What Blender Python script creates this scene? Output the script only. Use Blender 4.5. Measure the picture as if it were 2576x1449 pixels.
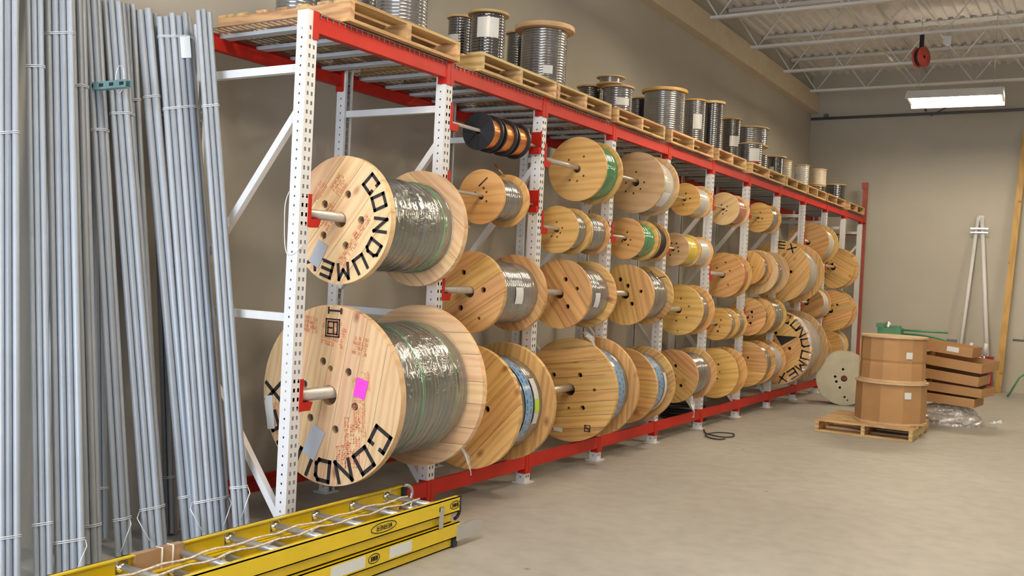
import bpy, math, random
from mathutils import Matrix, Vector
from mathutils.geometry import delaunay_2d_cdt
random.seed(7)
PI = math.pi
scene = bpy.context.scene
for o in list(bpy.data.objects):
    bpy.data.objects.remove(o)
C = scene.collection

# ------------------------------------------------------------------ camera
cam_d = bpy.data.cameras.new('camera'); cam = bpy.data.objects.new('camera', cam_d); C.objects.link(cam)
cam_d.sensor_width = 36.0; cam_d.lens = 2445.56 / 2576 * 36.0
cam_d.clip_start = 0.05; cam_d.clip_end = 200
_r = Vector((0.853857, 0.518260, 0.048310)); _u = Vector((-0.047453, -0.014918, 0.998762)); _n = Vector((-0.518339, 0.855093, -0.011856))
cam.matrix_world = Matrix(((_r.x, _u.x, -_n.x, 3.74408), (_r.y, _u.y, -_n.y, -3.94927), (_r.z, _u.z, -_n.z, 1.59427), (0, 0, 0, 1)))
scene.camera = cam

# ------------------------------------------------------------------ world, daylight, exposure
world = bpy.data.worlds.new('world'); scene.world = world; world.use_nodes = True
bg = world.node_tree.nodes['Background']; bg.inputs[0].default_value = (0.62, 0.74, 1.0, 1); bg.inputs[1].default_value = 1.0
sun_d = bpy.data.lights.new('door_daylight', 'AREA'); sun_d.shape = 'RECTANGLE'; sun_d.size = 4.6; sun_d.size_y = 3.6
sun_d.energy = 560; sun_d.color = (0.80, 0.89, 1.0)
sun_o = bpy.data.objects.new('door_daylight', sun_d); C.objects.link(sun_o)
sun_o.location = (1.6, -7.45, 2.0); sun_o.rotation_euler = (PI / 2, 0, 0)
LAMP_STRENGTH = 78.0
scene.view_settings.view_transform = 'Standard'; scene.view_settings.look = 'None'
scene.view_settings.exposure = -0.12; scene.view_settings.gamma = 1.0
scene.view_settings.use_curve_mapping = False

# ------------------------------------------------------------------ materials
def _new(name):
    m = bpy.data.materials.new(name); m.use_nodes = True
    nt = m.node_tree; b = nt.nodes['Principled BSDF']
    return m, nt, b
def L(nt, a, b): nt.links.new(a, b)
def paint(name, col, rough=0.5, metal=0.0, var=0.12, scale=6.0, coat=0.0, bump=0.0, objvar=0.0, spec=0.5, cior=1.5):
    m, nt, b = _new(name)
    tc = nt.nodes.new('ShaderNodeTexCoord'); no = nt.nodes.new('ShaderNodeTexNoise')
    no.inputs['Scale'].default_value = scale; no.inputs['Detail'].default_value = 5
    L(nt, tc.outputs['Object'], no.inputs['Vector'])
    rp = nt.nodes.new('ShaderNodeValToRGB')
    d = tuple(c * (1 - var) for c in col); h = tuple(min(1, c * (1 + var)) for c in col)
    rp.color_ramp.elements[0].position = 0.3; rp.color_ramp.elements[0].color = d + (1,)
    rp.color_ramp.elements[1].position = 0.7; rp.color_ramp.elements[1].color = h + (1,)
    L(nt, no.outputs['Fac'], rp.inputs['Fac'])
    out = rp.outputs['Color']
    if objvar:
        oi = nt.nodes.new('ShaderNodeObjectInfo'); mr = nt.nodes.new('ShaderNodeMapRange')
        mr.inputs['To Min'].default_value = 1 - objvar; mr.inputs['To Max'].default_value = 1 + objvar
        L(nt, oi.outputs['Random'], mr.inputs['Value'])
        hs = nt.nodes.new('ShaderNodeHueSaturation'); L(nt, mr.outputs['Result'], hs.inputs['Value']); L(nt, out, hs.inputs['Color']); out = hs.outputs['Color']
    L(nt, out, b.inputs['Base Color'])
    b.inputs['Roughness'].default_value = rough; b.inputs['Metallic'].default_value = metal
    b.inputs['Coat Weight'].default_value = coat; b.inputs['Coat Roughness'].default_value = 0.05; b.inputs['Coat IOR'].default_value = cior
    b.inputs['Specular IOR Level'].default_value = spec
    if bump:
        bp = nt.nodes.new('ShaderNodeBump'); bp.inputs['Strength'].default_value = bump; bp.inputs['Distance'].default_value = 0.01
        L(nt, no.outputs['Fac'], bp.inputs['Height']); L(nt, bp.outputs['Normal'], b.inputs['Normal'])
    return m
def wood(name, light, dark, sc=(1.2, 9, 11), objvar=0.16, rough=0.55, grain=0.28, knots=True):
    """grain runs along local X"""
    m, nt, b = _new(name)
    tc = nt.nodes.new('ShaderNodeTexCoord'); oi = nt.nodes.new('ShaderNodeObjectInfo')
    add = nt.nodes.new('ShaderNodeVectorMath'); add.operation = 'MULTIPLY_ADD'
    cmb = nt.nodes.new('ShaderNodeCombineXYZ')
    for k in range(3): L(nt, oi.outputs['Random'], cmb.inputs[k])
    add.inputs[1].default_value = (17, 17, 17)
    L(nt, cmb.outputs[0], add.inputs[0]); L(nt, tc.outputs['Object'], add.inputs[2])
    mp = nt.nodes.new('ShaderNodeMapping'); mp.inputs['Scale'].default_value = sc
    L(nt, add.outputs[0], mp.inputs['Vector'])
    no = nt.nodes.new('ShaderNodeTexNoise'); no.inputs['Scale'].default_value = 1.0; no.inputs['Detail'].default_value = 7; no.inputs['Distortion'].default_value = 1.6
    L(nt, mp.outputs[0], no.inputs['Vector'])
    wv = nt.nodes.new('ShaderNodeTexWave'); wv.bands_direction = 'Z'; wv.inputs['Scale'].default_value = 0.55; wv.inputs['Distortion'].default_value = 9.0; wv.inputs['Detail'].default_value = 4; wv.inputs['Detail Scale'].default_value = 1.6
    L(nt, mp.outputs[0], wv.inputs['Vector'])
    mx = nt.nodes.new('ShaderNodeMix'); mx.inputs[0].default_value = grain
    L(nt, no.outputs['Fac'], mx.inputs[2]); L(nt, wv.outputs['Fac'], mx.inputs[3])
    rp = nt.nodes.new('ShaderNodeValToRGB')
    rp.color_ramp.elements[0].position = 0.25; rp.color_ramp.elements[0].color = dark + (1,)
    rp.color_ramp.elements[1].position = 0.60; rp.color_ramp.elements[1].color = light + (1,)
    L(nt, mx.outputs[0], rp.inputs['Fac'])
    col = rp.outputs['Color']
    if knots:
        mk = nt.nodes.new('ShaderNodeMapping'); mk.inputs['Scale'].default_value = (3.2, 3.2, 5.0); L(nt, add.outputs[0], mk.inputs['Vector'])
        vo = nt.nodes.new('ShaderNodeTexVoronoi'); vo.inputs['Scale'].default_value = 1.0; L(nt, mk.outputs[0], vo.inputs['Vector'])
        kr = nt.nodes.new('ShaderNodeValToRGB'); kr.color_ramp.elements[0].position = 0.05; kr.color_ramp.elements[0].color = (0.32, 0.14, 0.05, 1)
        kr.color_ramp.elements[1].position = 0.16; kr.color_ramp.elements[1].color = (1, 1, 1, 1); L(nt, vo.outputs['Distance'], kr.inputs['Fac'])
        mm = nt.nodes.new('ShaderNodeMix'); mm.data_type = 'RGBA'; mm.blend_type = 'MULTIPLY'; mm.inputs[0].default_value = 0.75
        L(nt, col, mm.inputs[6]); L(nt, kr.outputs['Color'], mm.inputs[7]); col = mm.outputs[2]
    hs = nt.nodes.new('ShaderNodeHueSaturation'); mr = nt.nodes.new('ShaderNodeMapRange')
    mr.inputs['To Min'].default_value = 1 - objvar; mr.inputs['To Max'].default_value = 1 + objvar
    L(nt, oi.outputs['Random'], mr.inputs['Value']); L(nt, mr.outputs['Result'], hs.inputs['Value'])
    ml = nt.nodes.new('ShaderNodeMath'); ml.operation = 'MULTIPLY'; ml.inputs[1].default_value = 7.31
    fr = nt.nodes.new('ShaderNodeMath'); fr.operation = 'FRACT'; L(nt, oi.outputs['Random'], ml.inputs[0]); L(nt, ml.outputs[0], fr.inputs[0])
    m2 = nt.nodes.new('ShaderNodeMapRange'); m2.inputs['To Min'].default_value = 0.5 - objvar * 0.10; m2.inputs['To Max'].default_value = 0.5 + objvar * 0.05
    L(nt, fr.outputs[0], m2.inputs['Value']); L(nt, m2.outputs['Result'], hs.inputs['Hue'])
    L(nt, col, hs.inputs['Color']); L(nt, hs.outputs['Color'], b.inputs['Base Color'])
    b.inputs['Roughness'].default_value = rough
    return m
def film(name, col, alpha=0.3, rough=0.12, gloss=0.2):
    """thin crinkled plastic: mostly clear, with a glossy sheen and a little haze"""
    m, nt, b = _new(name); out = [n for n in nt.nodes if n.type == 'OUTPUT_MATERIAL'][0]
    tc = nt.nodes.new('ShaderNodeTexCoord'); no = nt.nodes.new('ShaderNodeTexNoise'); no.inputs['Scale'].default_value = 9; no.inputs['Detail'].default_value = 5; no.inputs['Distortion'].default_value = 1.5
    L(nt, tc.outputs['Object'], no.inputs['Vector'])
    bp = nt.nodes.new('ShaderNodeBump'); bp.inputs['Strength'].default_value = 0.6; bp.inputs['Distance'].default_value = 0.03
    L(nt, no.outputs['Fac'], bp.inputs['Height'])
    tr = nt.nodes.new('ShaderNodeBsdfTransparent'); gl = nt.nodes.new('ShaderNodeBsdfGlossy'); gl.inputs['Roughness'].default_value = rough; gl.inputs['Color'].default_value = (.95, .95, .95, 1)
    L(nt, bp.outputs[0], gl.inputs['Normal'])
    df = nt.nodes.new('ShaderNodeBsdfDiffuse'); df.inputs['Color'].default_value = col + (1,); L(nt, bp.outputs[0], df.inputs['Normal'])
    mr = nt.nodes.new('ShaderNodeMapRange'); mr.inputs['From Min'].default_value = .35; mr.inputs['From Max'].default_value = .65; mr.inputs['To Min'].default_value = alpha * 0.3; mr.inputs['To Max'].default_value = alpha * 1.7
    L(nt, no.outputs['Fac'], mr.inputs['Value'])
    m1 = nt.nodes.new('ShaderNodeMixShader'); L(nt, mr.outputs[0], m1.inputs[0]); L(nt, tr.outputs[0], m1.inputs[1]); L(nt, df.outputs[0], m1.inputs[2])
    m2 = nt.nodes.new('ShaderNodeMixShader'); m2.inputs[0].default_value = gloss; L(nt, m1.outputs[0], m2.inputs[1]); L(nt, gl.outputs[0], m2.inputs[2])
    L(nt, m2.outputs[0], out.inputs['Surface'])
    return m
def emit(name, col, s):
    m, nt, b = _new(name); b.inputs['Emission Color'].default_value = col + (1,); b.inputs['Emission Strength'].default_value = s
    b.inputs['Base Color'].default_value = (0.8, 0.8, 0.8, 1)
    return m
def printed(name, base, ink, scale, rough=0.3, thr=0.52, coat=0.6):
    """blurred rows of print on film or paper"""
    m, nt, b = _new(name)
    tc = nt.nodes.new('ShaderNodeTexCoord'); mp = nt.nodes.new('ShaderNodeMapping'); mp.inputs['Scale'].default_value = scale
    L(nt, tc.outputs['UV'], mp.inputs['Vector'])
    br = nt.nodes.new('ShaderNodeTexBrick'); br.inputs['Scale'].default_value = 1.0; br.inputs['Mortar Size'].default_value = 0.09
    br.inputs['Color1'].default_value = ink + (1,); br.inputs['Color2'].default_value = tuple(c * .7 + d * .3 for c, d in zip(ink, base)) + (1,); br.inputs['Mortar'].default_value = base + (1,)
    L(nt, mp.outputs[0], br.inputs['Vector'])
    no = nt.nodes.new('ShaderNodeTexNoise'); no.inputs['Scale'].default_value = 2.2; L(nt, mp.outputs[0], no.inputs['Vector'])
    st = nt.nodes.new('ShaderNodeMath'); st.operation = 'GREATER_THAN'; st.inputs[1].default_value = thr; L(nt, no.outputs['Fac'], st.inputs[0])
    mx = nt.nodes.new('ShaderNodeMix'); mx.data_type = 'RGBA'; mx.inputs[7].default_value = base + (1,)
    L(nt, st.outputs[0], mx.inputs[0]); L(nt, br.outputs['Color'], mx.inputs[6]); L(nt, mx.outputs[2], b.inputs['Base Color'])
    b.inputs['Roughness'].default_value = rough; b.inputs['Coat Weight'].default_value = coat; b.inputs['Coat Roughness'].default_value = 0.08
    return m

M = {}
M['wall'] = paint('wall_paint', (0.50, 0.47, 0.405), 0.85, var=0.04, scale=1.2)
M['concrete'] = None
M['ceil'] = paint('deck_paint', (0.82, 0.79, 0.77), 0.7, var=0.05)
M['joist'] = paint('joist_paint', (0.70, 0.68, 0.65), 0.55, var=0.04)
M['ledger'] = paint('ledger_paint', (0.66, 0.56, 0.42), 0.7, var=0.04)
M['white'] = paint('white_enamel', (0.78, 0.775, 0.78), 0.38, var=0.03, scale=9)
M['chan'] = paint('galvanised_channel', (0.50, 0.54, 0.58), 0.45, var=0.06, metal=0.15)
M['mesh'] = paint('deck_wire', (0.22, 0.19, 0.17), 0.45, metal=0.5)
M['red'] = paint('red_enamel', (0.47, 0.020, 0.011), 0.48, spec=0.22, var=0.09, scale=5)
M['darkred'] = paint('old_red_enamel', (0.34, 0.07, 0.05), 0.5, var=0.12)
M['pipe'] = paint('pipe_steel', (0.55, 0.50, 0.44), 0.42, metal=0.55, var=0.12, scale=20)
M['chrome'] = paint('chrome', (0.75, 0.75, 0.75), 0.15, metal=1.0, var=0.03)
M['conduit'] = paint('galvanised_conduit', (0.355, 0.385, 0.43), 0.46, metal=0.15, var=0.07, scale=3, objvar=0.2)
M['wire'] = paint('tie_wire', (0.85, 0.85, 0.87), 0.3, metal=0.4)
M['plank'] = wood('pine_plank', (0.73, 0.455, 0.17), (0.545, 0.30, 0.095))
M['pale_plank'] = wood('pale_pine_plank', (0.80, 0.56, 0.31), (0.67, 0.41, 0.205), objvar=0.13)
M['ply'] = wood('plywood', (0.74, 0.465, 0.155), (0.58, 0.325, 0.09), sc=(1.0, 8, 9), knots=False, grain=0.3)
M['palletwood'] = wood('pallet_wood', (0.62, 0.42, 0.18), (0.33, 0.19, 0.08), sc=(1.5, 10, 10), objvar=0.2)
M['palletwoody'] = wood('pallet_wood_cross', (0.64, 0.44, 0.19), (0.36, 0.21, 0.09), sc=(10, 1.5, 10), objvar=0.2)
M['rimwood'] = wood('flange_rim_wood', (0.70, 0.49, 0.25), (0.56, 0.37, 0.17), sc=(2, 4, 7), knots=False, objvar=0.1)
M['lumber'] = wood('stud_lumber', (0.66, 0.38, 0.11), (0.52, 0.28, 0.08), sc=(12, 12, 1.0), knots=True)
M['black'] = paint('black_plastic', (0.016, 0.016, 0.02), 0.45)
M['blackcable'] = paint('black_cable', (0.018, 0.018, 0.022), 0.16, coat=1.0, spec=0.8, cior=2.1)
M['greycable'] = paint('grey_cable', (0.20, 0.195, 0.20), 0.22, metal=0.6, coat=1.0, var=0.15, spec=0.9, cior=1.8)
M['darkcable'] = paint('dark_green_cable', (0.06, 0.073, 0.064), 0.2, coat=1.0, var=0.45, scale=5, bump=0.1, spec=0.9, cior=1.9)
M['silver'] = paint('silver_wrapped_cable', (0.25, 0.245, 0.25), 0.2, metal=0.5, coat=1.0, var=0.25, scale=5, spec=1.0, cior=1.9)
M['palesilver'] = paint('pale_wrapped_cable', (0.50, 0.48, 0.47), 0.22, cior=1.9, coat=1.0, var=0.1)
M['green'] = paint('green_wire', (0.03, 0.25, 0.10), 0.2, cior=1.9, coat=1.0, var=0.2)
M['yellowwire'] = paint('yellow_wire', (0.75, 0.55, 0.02), 0.25, cior=1.9, coat=1.0)
M['redwire'] = paint('red_wire', (0.42, 0.12, 0.07), 0.3, cior=1.9, coat=1.0)
M['whitewire'] = paint('white_wire', (0.62, 0.60, 0.57), 0.25, cior=1.9, coat=1.0)
M['beige'] = paint('beige_cable', (0.62, 0.55, 0.44), 0.35, coat=0.4)
M['copper'] = paint('bare_copper', (0.95, 0.36, 0.13), 0.25, metal=1.0, var=0.1)
M['paper'] = paint('white_paper', (0.80, 0.81, 0.84), 0.5, var=0.04)
M['greypaper'] = printed('grey_paper_label', (0.50, 0.52, 0.57), (0.36, 0.38, 0.43), (14, 22, 1), thr=0.55, coat=0.0)
M['whiteprint'] = printed('printed_white_label', (0.78, 0.79, 0.78), (0.35, 0.36, 0.37), (12, 16, 1), thr=0.5, coat=0.0)
M['pink'] = paint('pink_note', (0.95, 0.06, 0.62), 0.6, var=0.03)
M['lime'] = paint('lime_sticker', (0.55, 0.80, 0.05), 0.5, var=0.03)
M['blueprint'] = printed('blue_printed_wrap', (0.20, 0.38, 0.62), (0.03, 0.09, 0.28), (11, .5, 1), rough=0.2, thr=0.56)
M['ink'] = paint('black_stencil_ink', (0.018, 0.014, 0.014), 0.7, var=0.2)
M['redink'] = paint('red_stencil_ink', (0.74, 0.235, 0.11), 0.8, var=0.15)
M['hole'] = paint('bolt_steel', (0.10, 0.09, 0.085), 0.5, metal=0.5)
M['card'] = paint('corrugated_cardboard', (0.42, 0.235, 0.10), 0.75, var=0.08, scale=3, objvar=0.08)
M['kraft'] = paint('kraft_core', (0.60, 0.42, 0.24), 0.7)
M['fibre'] = paint('yellow_fibreglass', (0.78, 0.56, 0.008), 0.33, var=0.06, coat=0.3)
M['alu'] = paint('aluminium', (0.62, 0.62, 0.63), 0.35, metal=0.75, var=0.08)
M['rope'] = paint('polypropylene_rope', (0.72, 0.62, 0.52), 0.7, var=0.3, scale=60)
M['tape'] = paint('brown_tape', (0.42, 0.25, 0.12), 0.3, coat=0.5)
M['film'] = film('clear_wrap', (0.72, 0.72, 0.72), 0.045, 0.10, 0.17)
M['filmw'] = film('cloudy_wrap', (0.72, 0.68, 0.67), 0.5, 0.15, 0.2)
M['teal'] = paint('teal_strut', (0.20, 0.36, 0.36), 0.45, metal=0.3)
M['mgreen'] = paint('machine_green', (0.085, 0.26, 0.13), 0.4)
M['redtool'] = paint('red_toolbox', (0.30, 0.01, 0.02), 0.35)
M['whitefl'] = paint('cream_painted_flange', (0.60, 0.55, 0.38), 0.6, var=0.08)
M['darkpipe'] = paint('dark_conduit', (0.13, 0.13, 0.15), 0.5)
M['tube'] = emit('fluorescent_tube', (1.0, 0.85, 0.62), LAMP_STRENGTH)
M['redreel'] = paint('red_reel_body', (0.55, 0.06, 0.04), 0.4)

def concrete():
    m, nt, b = _new('polished_concrete')
    tc = nt.nodes.new('ShaderNodeTexCoord')
    n1 = nt.nodes.new('ShaderNodeTexNoise'); n1.inputs['Scale'].default_value = 0.55; n1.inputs['Detail'].default_value = 8; n1.inputs['Roughness'].default_value = 0.62
    n2 = nt.nodes.new('ShaderNodeTexNoise'); n2.inputs['Scale'].default_value = 7; n2.inputs['Detail'].default_value = 6
    L(nt, tc.outputs['Object'], n1.inputs['Vector']); L(nt, tc.outputs['Object'], n2.inputs['Vector'])
    rp = nt.nodes.new('ShaderNodeValToRGB'); rp.color_ramp.elements[0].position = .32; rp.color_ramp.elements[1].position = .68
    rp.color_ramp.elements[0].color = (0.385, 0.370, 0.335, 1); rp.color_ramp.elements[1].color = (0.485, 0.465, 0.42, 1)
    L(nt, n1.outputs['Fac'], rp.inputs['Fac'])
    r2 = nt.nodes.new('ShaderNodeValToRGB'); r2.color_ramp.elements[0].position = .3; r2.color_ramp.elements[0].color = (0.86, 0.86, 0.86, 1); r2.color_ramp.elements[1].position = .6
    L(nt, n2.outputs['Fac'], r2.inputs['Fac'])
    mm = nt.nodes.new('ShaderNodeMix'); mm.data_type = 'RGBA'; mm.blend_type = 'MULTIPLY'; mm.inputs[0].default_value = 1
    L(nt, rp.outputs[0], mm.inputs[6]); L(nt, r2.outputs[0], mm.inputs[7]); L(nt, mm.outputs[2], b.inputs['Base Color'])
    vo = nt.nodes.new('ShaderNodeTexVoronoi'); vo.inputs['Scale'].default_value = 1.7; L(nt, tc.outputs['Object'], vo.inputs['Vector'])
    r3 = nt.nodes.new('ShaderNodeValToRGB'); r3.color_ramp.elements[0].position = .02; r3.color_ramp.elements[0].color = (.35, .33, .30, 1); r3.color_ramp.elements[1].position = .045
    L(nt, vo.outputs['Distance'], r3.inputs['Fac'])
    m3 = nt.nodes.new('ShaderNodeMix'); m3.data_type = 'RGBA'; m3.blend_type = 'MULTIPLY'; m3.inputs[0].default_value = .8
    L(nt, mm.outputs[2], m3.inputs[6]); L(nt, r3.outputs[0], m3.inputs[7]); L(nt, m3.outputs[2], b.inputs['Base Color'])
    mr = nt.nodes.new('ShaderNodeMapRange'); mr.inputs['To Min'].default_value = 0.38; mr.inputs['To Max'].default_value = 0.62; L(nt, n1.outputs['Fac'], mr.inputs['Value']); L(nt, mr.outputs[0], b.inputs['Roughness'])
    bp = nt.nodes.new('ShaderNodeBump'); bp.inputs['Strength'].default_value = 0.08; L(nt, n2.outputs['Fac'], bp.inputs['Height']); L(nt, bp.outputs[0], b.inputs['Normal'])
    return m
M['concrete'] = concrete()

# ------------------------------------------------------------------ mesh builder
class MB:
    def __init__(s): s.v = []; s.f = []; s.uv = {}; s.smooth = set()
    def add(s, vs, fs, smooth=False):
        o = len(s.v); s.v += [tuple(p) for p in vs]
        for f in fs:
            if smooth: s.smooth.add(len(s.f))
            s.f.append(tuple(i + o for i in f))
        return s
    def box(s, a, b):
        (x0, y0, z0), (x1, y1, z1) = a, b
        vs = [(x0, y0, z0), (x1, y0, z0), (x1, y1, z0), (x0, y1, z0), (x0, y0, z1), (x1, y0, z1), (x1, y1, z1), (x0, y1, z1)]
        return s.add(vs, [(0, 3, 2, 1), (4, 5, 6, 7), (0, 1, 5, 4), (1, 2, 6, 5), (2, 3, 7, 6), (3, 0, 4, 7)])
    def bar(s, p, q, w, h, up=(0, 0, 1)):
        """rectangular bar from p to q, w sideways, h along up"""
        p = Vector(p); q = Vector(q); d = (q - p).normalized(); u = Vector(up); sd = d.cross(u)
        if sd.length < 1e-4: u = Vector((1, 0, 0)); sd = d.cross(u)
        sd.normalize(); u = sd.cross(d).normalized()
        vs = []
        for e in (p, q):
            for a, c in ((-1, -1), (1, -1), (1, 1), (-1, 1)): vs.append(e + sd * a * w / 2 + u * c * h / 2)
        return s.add(vs, [(0, 1, 2, 3), (7, 6, 5, 4), (0, 4, 5, 1), (1, 5, 6, 2), (2, 6, 7, 3), (3, 7, 4, 0)])
    def tube(s, pts, r, n=10, caps=True, closed=False):
        pts = [Vector(p) for p in pts]; N = len(pts); vs = []
        rr = r if isinstance(r, (list, tuple)) else [r] * N
        ref = None
        for i, p in enumerate(pts):
            if closed: d = pts[(i + 1) % N] - pts[i - 1]
            else: d = (pts[min(i + 1, N - 1)] - pts[max(i - 1, 0)])
            d.normalize()
            if ref is None:
                ref = d.cross(Vector((0, 0, 1)))
                if ref.length < 0.05: ref = d.cross(Vector((1, 0, 0)))
            a = (ref - d * ref.dot(d)).normalized(); ref = a; b = d.cross(a)
            for k in range(n): t = 2 * PI * k / n; vs.append(p + a * math.cos(t) * rr[i] + b * math.sin(t) * rr[i])
        fs = []
        for i in range(N if closed else N - 1):
            j = (i + 1) % N
            for k in range(n): fs.append((i * n + k, i * n + (k + 1) % n, j * n + (k + 1) % n, j * n + k))
        s.add(vs, fs, True)
        if caps and not closed:
            o = len(s.v) - N * n
            s.f.append(tuple(o + k for k in reversed(range(n)))); s.f.append(tuple(o + (N - 1) * n + k for k in range(n)))
        return s
    def lathe(s, prof, seg=48, axis='Y', a0=0, a1=2 * PI, smooth=True):
        """prof: list of (along, radius)"""
        full = abs(a1 - a0 - 2 * PI) < 1e-6; cols = seg if full else seg + 1
        vs = []
        for (y, r) in prof:
            for k in range(cols):
                t = a0 + (a1 - a0) * k / seg; x = r * math.cos(t); z = r * math.sin(t)
                vs.append((x, y, z) if axis == 'Y' else ((x, z, y) if axis == 'Z' else (y, x, z)))
        fs = []
        for i in range(len(prof) - 1):
            for k in range(seg):
                k2 = (k + 1) % cols
                a, b, c, d = i * cols + k, i * cols + k2, (i + 1) * cols + k2, (i + 1) * cols + k
                fs.append((a, d, c, b) if axis != 'Z' else (a, b, c, d))
        return s.add(vs, fs, smooth)
    def mesh(s, name, uv=None):
        me = bpy.data.meshes.new(name); me.from_pydata(s.v, [], s.f); me.update()
        if s.smooth:
            sm = [i in s.smooth for i in range(len(s.f))]; me.polygons.foreach_set('use_smooth', sm)
        if uv:
            lay = me.uv_layers.new(name='UVMap')
            for lp in me.loops: lay.data[lp.index].uv = uv(s.v[lp.vertex_index])
        return me
    def build(s, name, mat, parent=None, label=None, uv=None, sharp=None):
        me = s.mesh(name, uv); me.materials.append(M[mat] if isinstance(mat, str) else mat)
        if sharp: me.set_sharp_from_angle(angle=sharp)
        o = bpy.data.objects.new(name, me); C.objects.link(o)
        if parent: o.parent = parent
        if label: o['label'] = label
        return o
def inst(name, me, parent, loc=(0, 0, 0), rot=(0, 0, 0), label=None):
    o = bpy.data.objects.new(name, me); C.objects.link(o); o.parent = parent; o.location = loc; o.rotation_euler = rot
    if label: o['label'] = label
    return o
def mesh_of(mb, name, mat):
    me = mb.mesh(name); me.materials.append(M[mat]); return me
def thing(name, label, cat, loc=(0, 0, 0), rot=(0, 0, 0), group=None):
    o = bpy.data.objects.new(name, None); C.objects.link(o); o.location = loc; o.rotation_euler = rot
    o.empty_display_size = 0.1; o['label'] = label; o['category'] = cat
    if group: o['group'] = group
    return o
def empty(name, parent, loc=(0, 0, 0), rot=(0, 0, 0)):
    o = bpy.data.objects.new(name, None); C.objects.link(o); o.parent = parent; o.location = loc; o.rotation_euler = rot; o.empty_display_size = 0.05
    return o
def tag(o, label, cat, group=None):
    o['label'] = label; o['category'] = cat
    if group: o['group'] = group
    return o
def struct(name, mb, mat, label=None, **k):
    o = mb.build(name, mat, **k); o['kind'] = 'structure'
    if label: o['label'] = label
    return o

def smooth(pts, n=6):
    P = [Vector(p) for p in pts]; out = []
    for i in range(len(P) - 1):
        a, b, c, d = P[max(i - 1, 0)], P[i], P[i + 1], P[min(i + 2, len(P) - 1)]
        for k in range(n):
            t = k / n; out.append(.5 * ((2 * b) + (c - a) * t + (2 * a - 5 * b + 4 * c - d) * t * t + (3 * b - a - 3 * c + d) * t ** 3))
    return out + [P[-1]]

# ------------------------------------------------------------------ room shell
WX, FY, RX, NY, CZ = -1.2, 15.0, 10.0, -7.6, 5.72
struct('floor', MB().box((WX - .2, NY - .2, -0.15), (RX + .2, FY + .2, 0)), 'concrete', 'grey beige polished concrete floor')
struct('wall_left', MB().box((WX - .2, NY - .2, 0), (WX, FY + .2, 6.0)), 'wall', 'beige painted wall behind the rack')
struct('wall_back', MB().box((WX, FY, 0), (RX, FY + .2, 6.0)), 'wall', 'beige painted end wall')
struct('wall_right', MB().box((RX, NY, 0), (RX + .2, FY, 6.0)), 'wall')
wf = MB(); wf.box((WX, NY - .2, 0), (-0.75, NY, 6.0)); wf.box((3.95, NY - .2, 0), (RX, NY, 6.0)); wf.box((-0.75, NY - .2, 3.85), (3.95, NY, 6.0))
struct('wall_front', wf, 'wall')
# corrugated roof deck, ribs along Y
dk = MB(); prof = []
x = WX
while x < RX:
    prof += [(x, CZ), (x + .055, CZ), (x + .07, CZ + .038), (x + .137, CZ + .038)]; x += .152
vs = []
for (px, pz) in prof: vs += [(px, NY, pz), (px, FY, pz)]
dk.add(vs, [(2 * i, 2 * i + 2, 2 * i + 3, 2 * i + 1) for i in range(len(prof) - 1)])
dk.box((WX, NY, CZ + .05), (RX, FY, CZ + .2))
ceil = struct('ceiling', dk, 'ceil', 'white corrugated metal roof deck on open joists')
struct('trim_1', MB().box((WX, NY, 5.0), (WX + .15, FY, 5.34)), 'ledger', 'tan ledger beam along the top of the wall')
# open web joists (parts of the ceiling)
JB, JT, JX0, JX1 = 5.10, CZ - .01, -0.82, 9.6
def joist(y):
    j = empty('roof_joist', ceil, (0, y, 0))
    mb = MB(); mb.box((WX + .02, -.05, JT - .05), (JX1 + .35, -.008, JT)); mb.box((WX + .02, .008, JT - .05), (JX1 + .35, .05, JT))
    mb.build('top_chord', 'joist', j)
    mb = MB(); mb.box((JX0, -.04, JB), (JX1, -.006, JB + .035)); mb.box((JX0, .006, JB), (JX1, .04, JB + .035)); mb.build('bottom_chord', 'joist', j)
    pts = []; x = JX0 + .1; k = 0
    while x < JX1:
        pts.append((x, 0, JB + .02 if k % 2 == 0 else JT - .03)); x += .42; k += 1
    for a, b in zip(pts[:-1], pts[1:]):
        MB().tube([a, b], .011, 6).build('web_bar', 'joist', j)
    MB().tube([(WX + .12, 0, JT - .05), (JX0 + .1, 0, JB + .02)], .012, 6).build('web_bar', 'joist', j)
for y in (4.86, 6.58, 8.3, 10.02, 11.74, 13.42): joist(y)
for bx in (0.86, 3.9):
    MB().tube([(bx, 3.0, JB + .045), (bx, FY, JB + .045)], .016, 8).build('bridging_bar', 'joist', ceil)
    MB().tube([(bx, 3.0, JT - .07), (bx, FY, JT - .07)], .016, 8).build('bridging_bar', 'joist', ceil)
for (a, b) in (((0.86, 14.0, JB + .045), (0.86, FY, 4.96)), ((1.55, FY, JB + .1), (0.95, FY - .05, 4.86))):
    MB().tube([a, b], .014, 6).build('wall_brace', 'darkpipe', ceil)
wc = MB().tube([(WX + .02, FY - .05, 4.89), (RX - .1, FY - .05, 4.93)], .026, 10); wc.box((-.95, FY - .06, 4.9), (-.87, FY, 4.98))
o = wc.build('wall_conduit', 'darkpipe'); tag(o, 'dark horizontal pipe running along the end wall above the rack', 'pipe')

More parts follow.
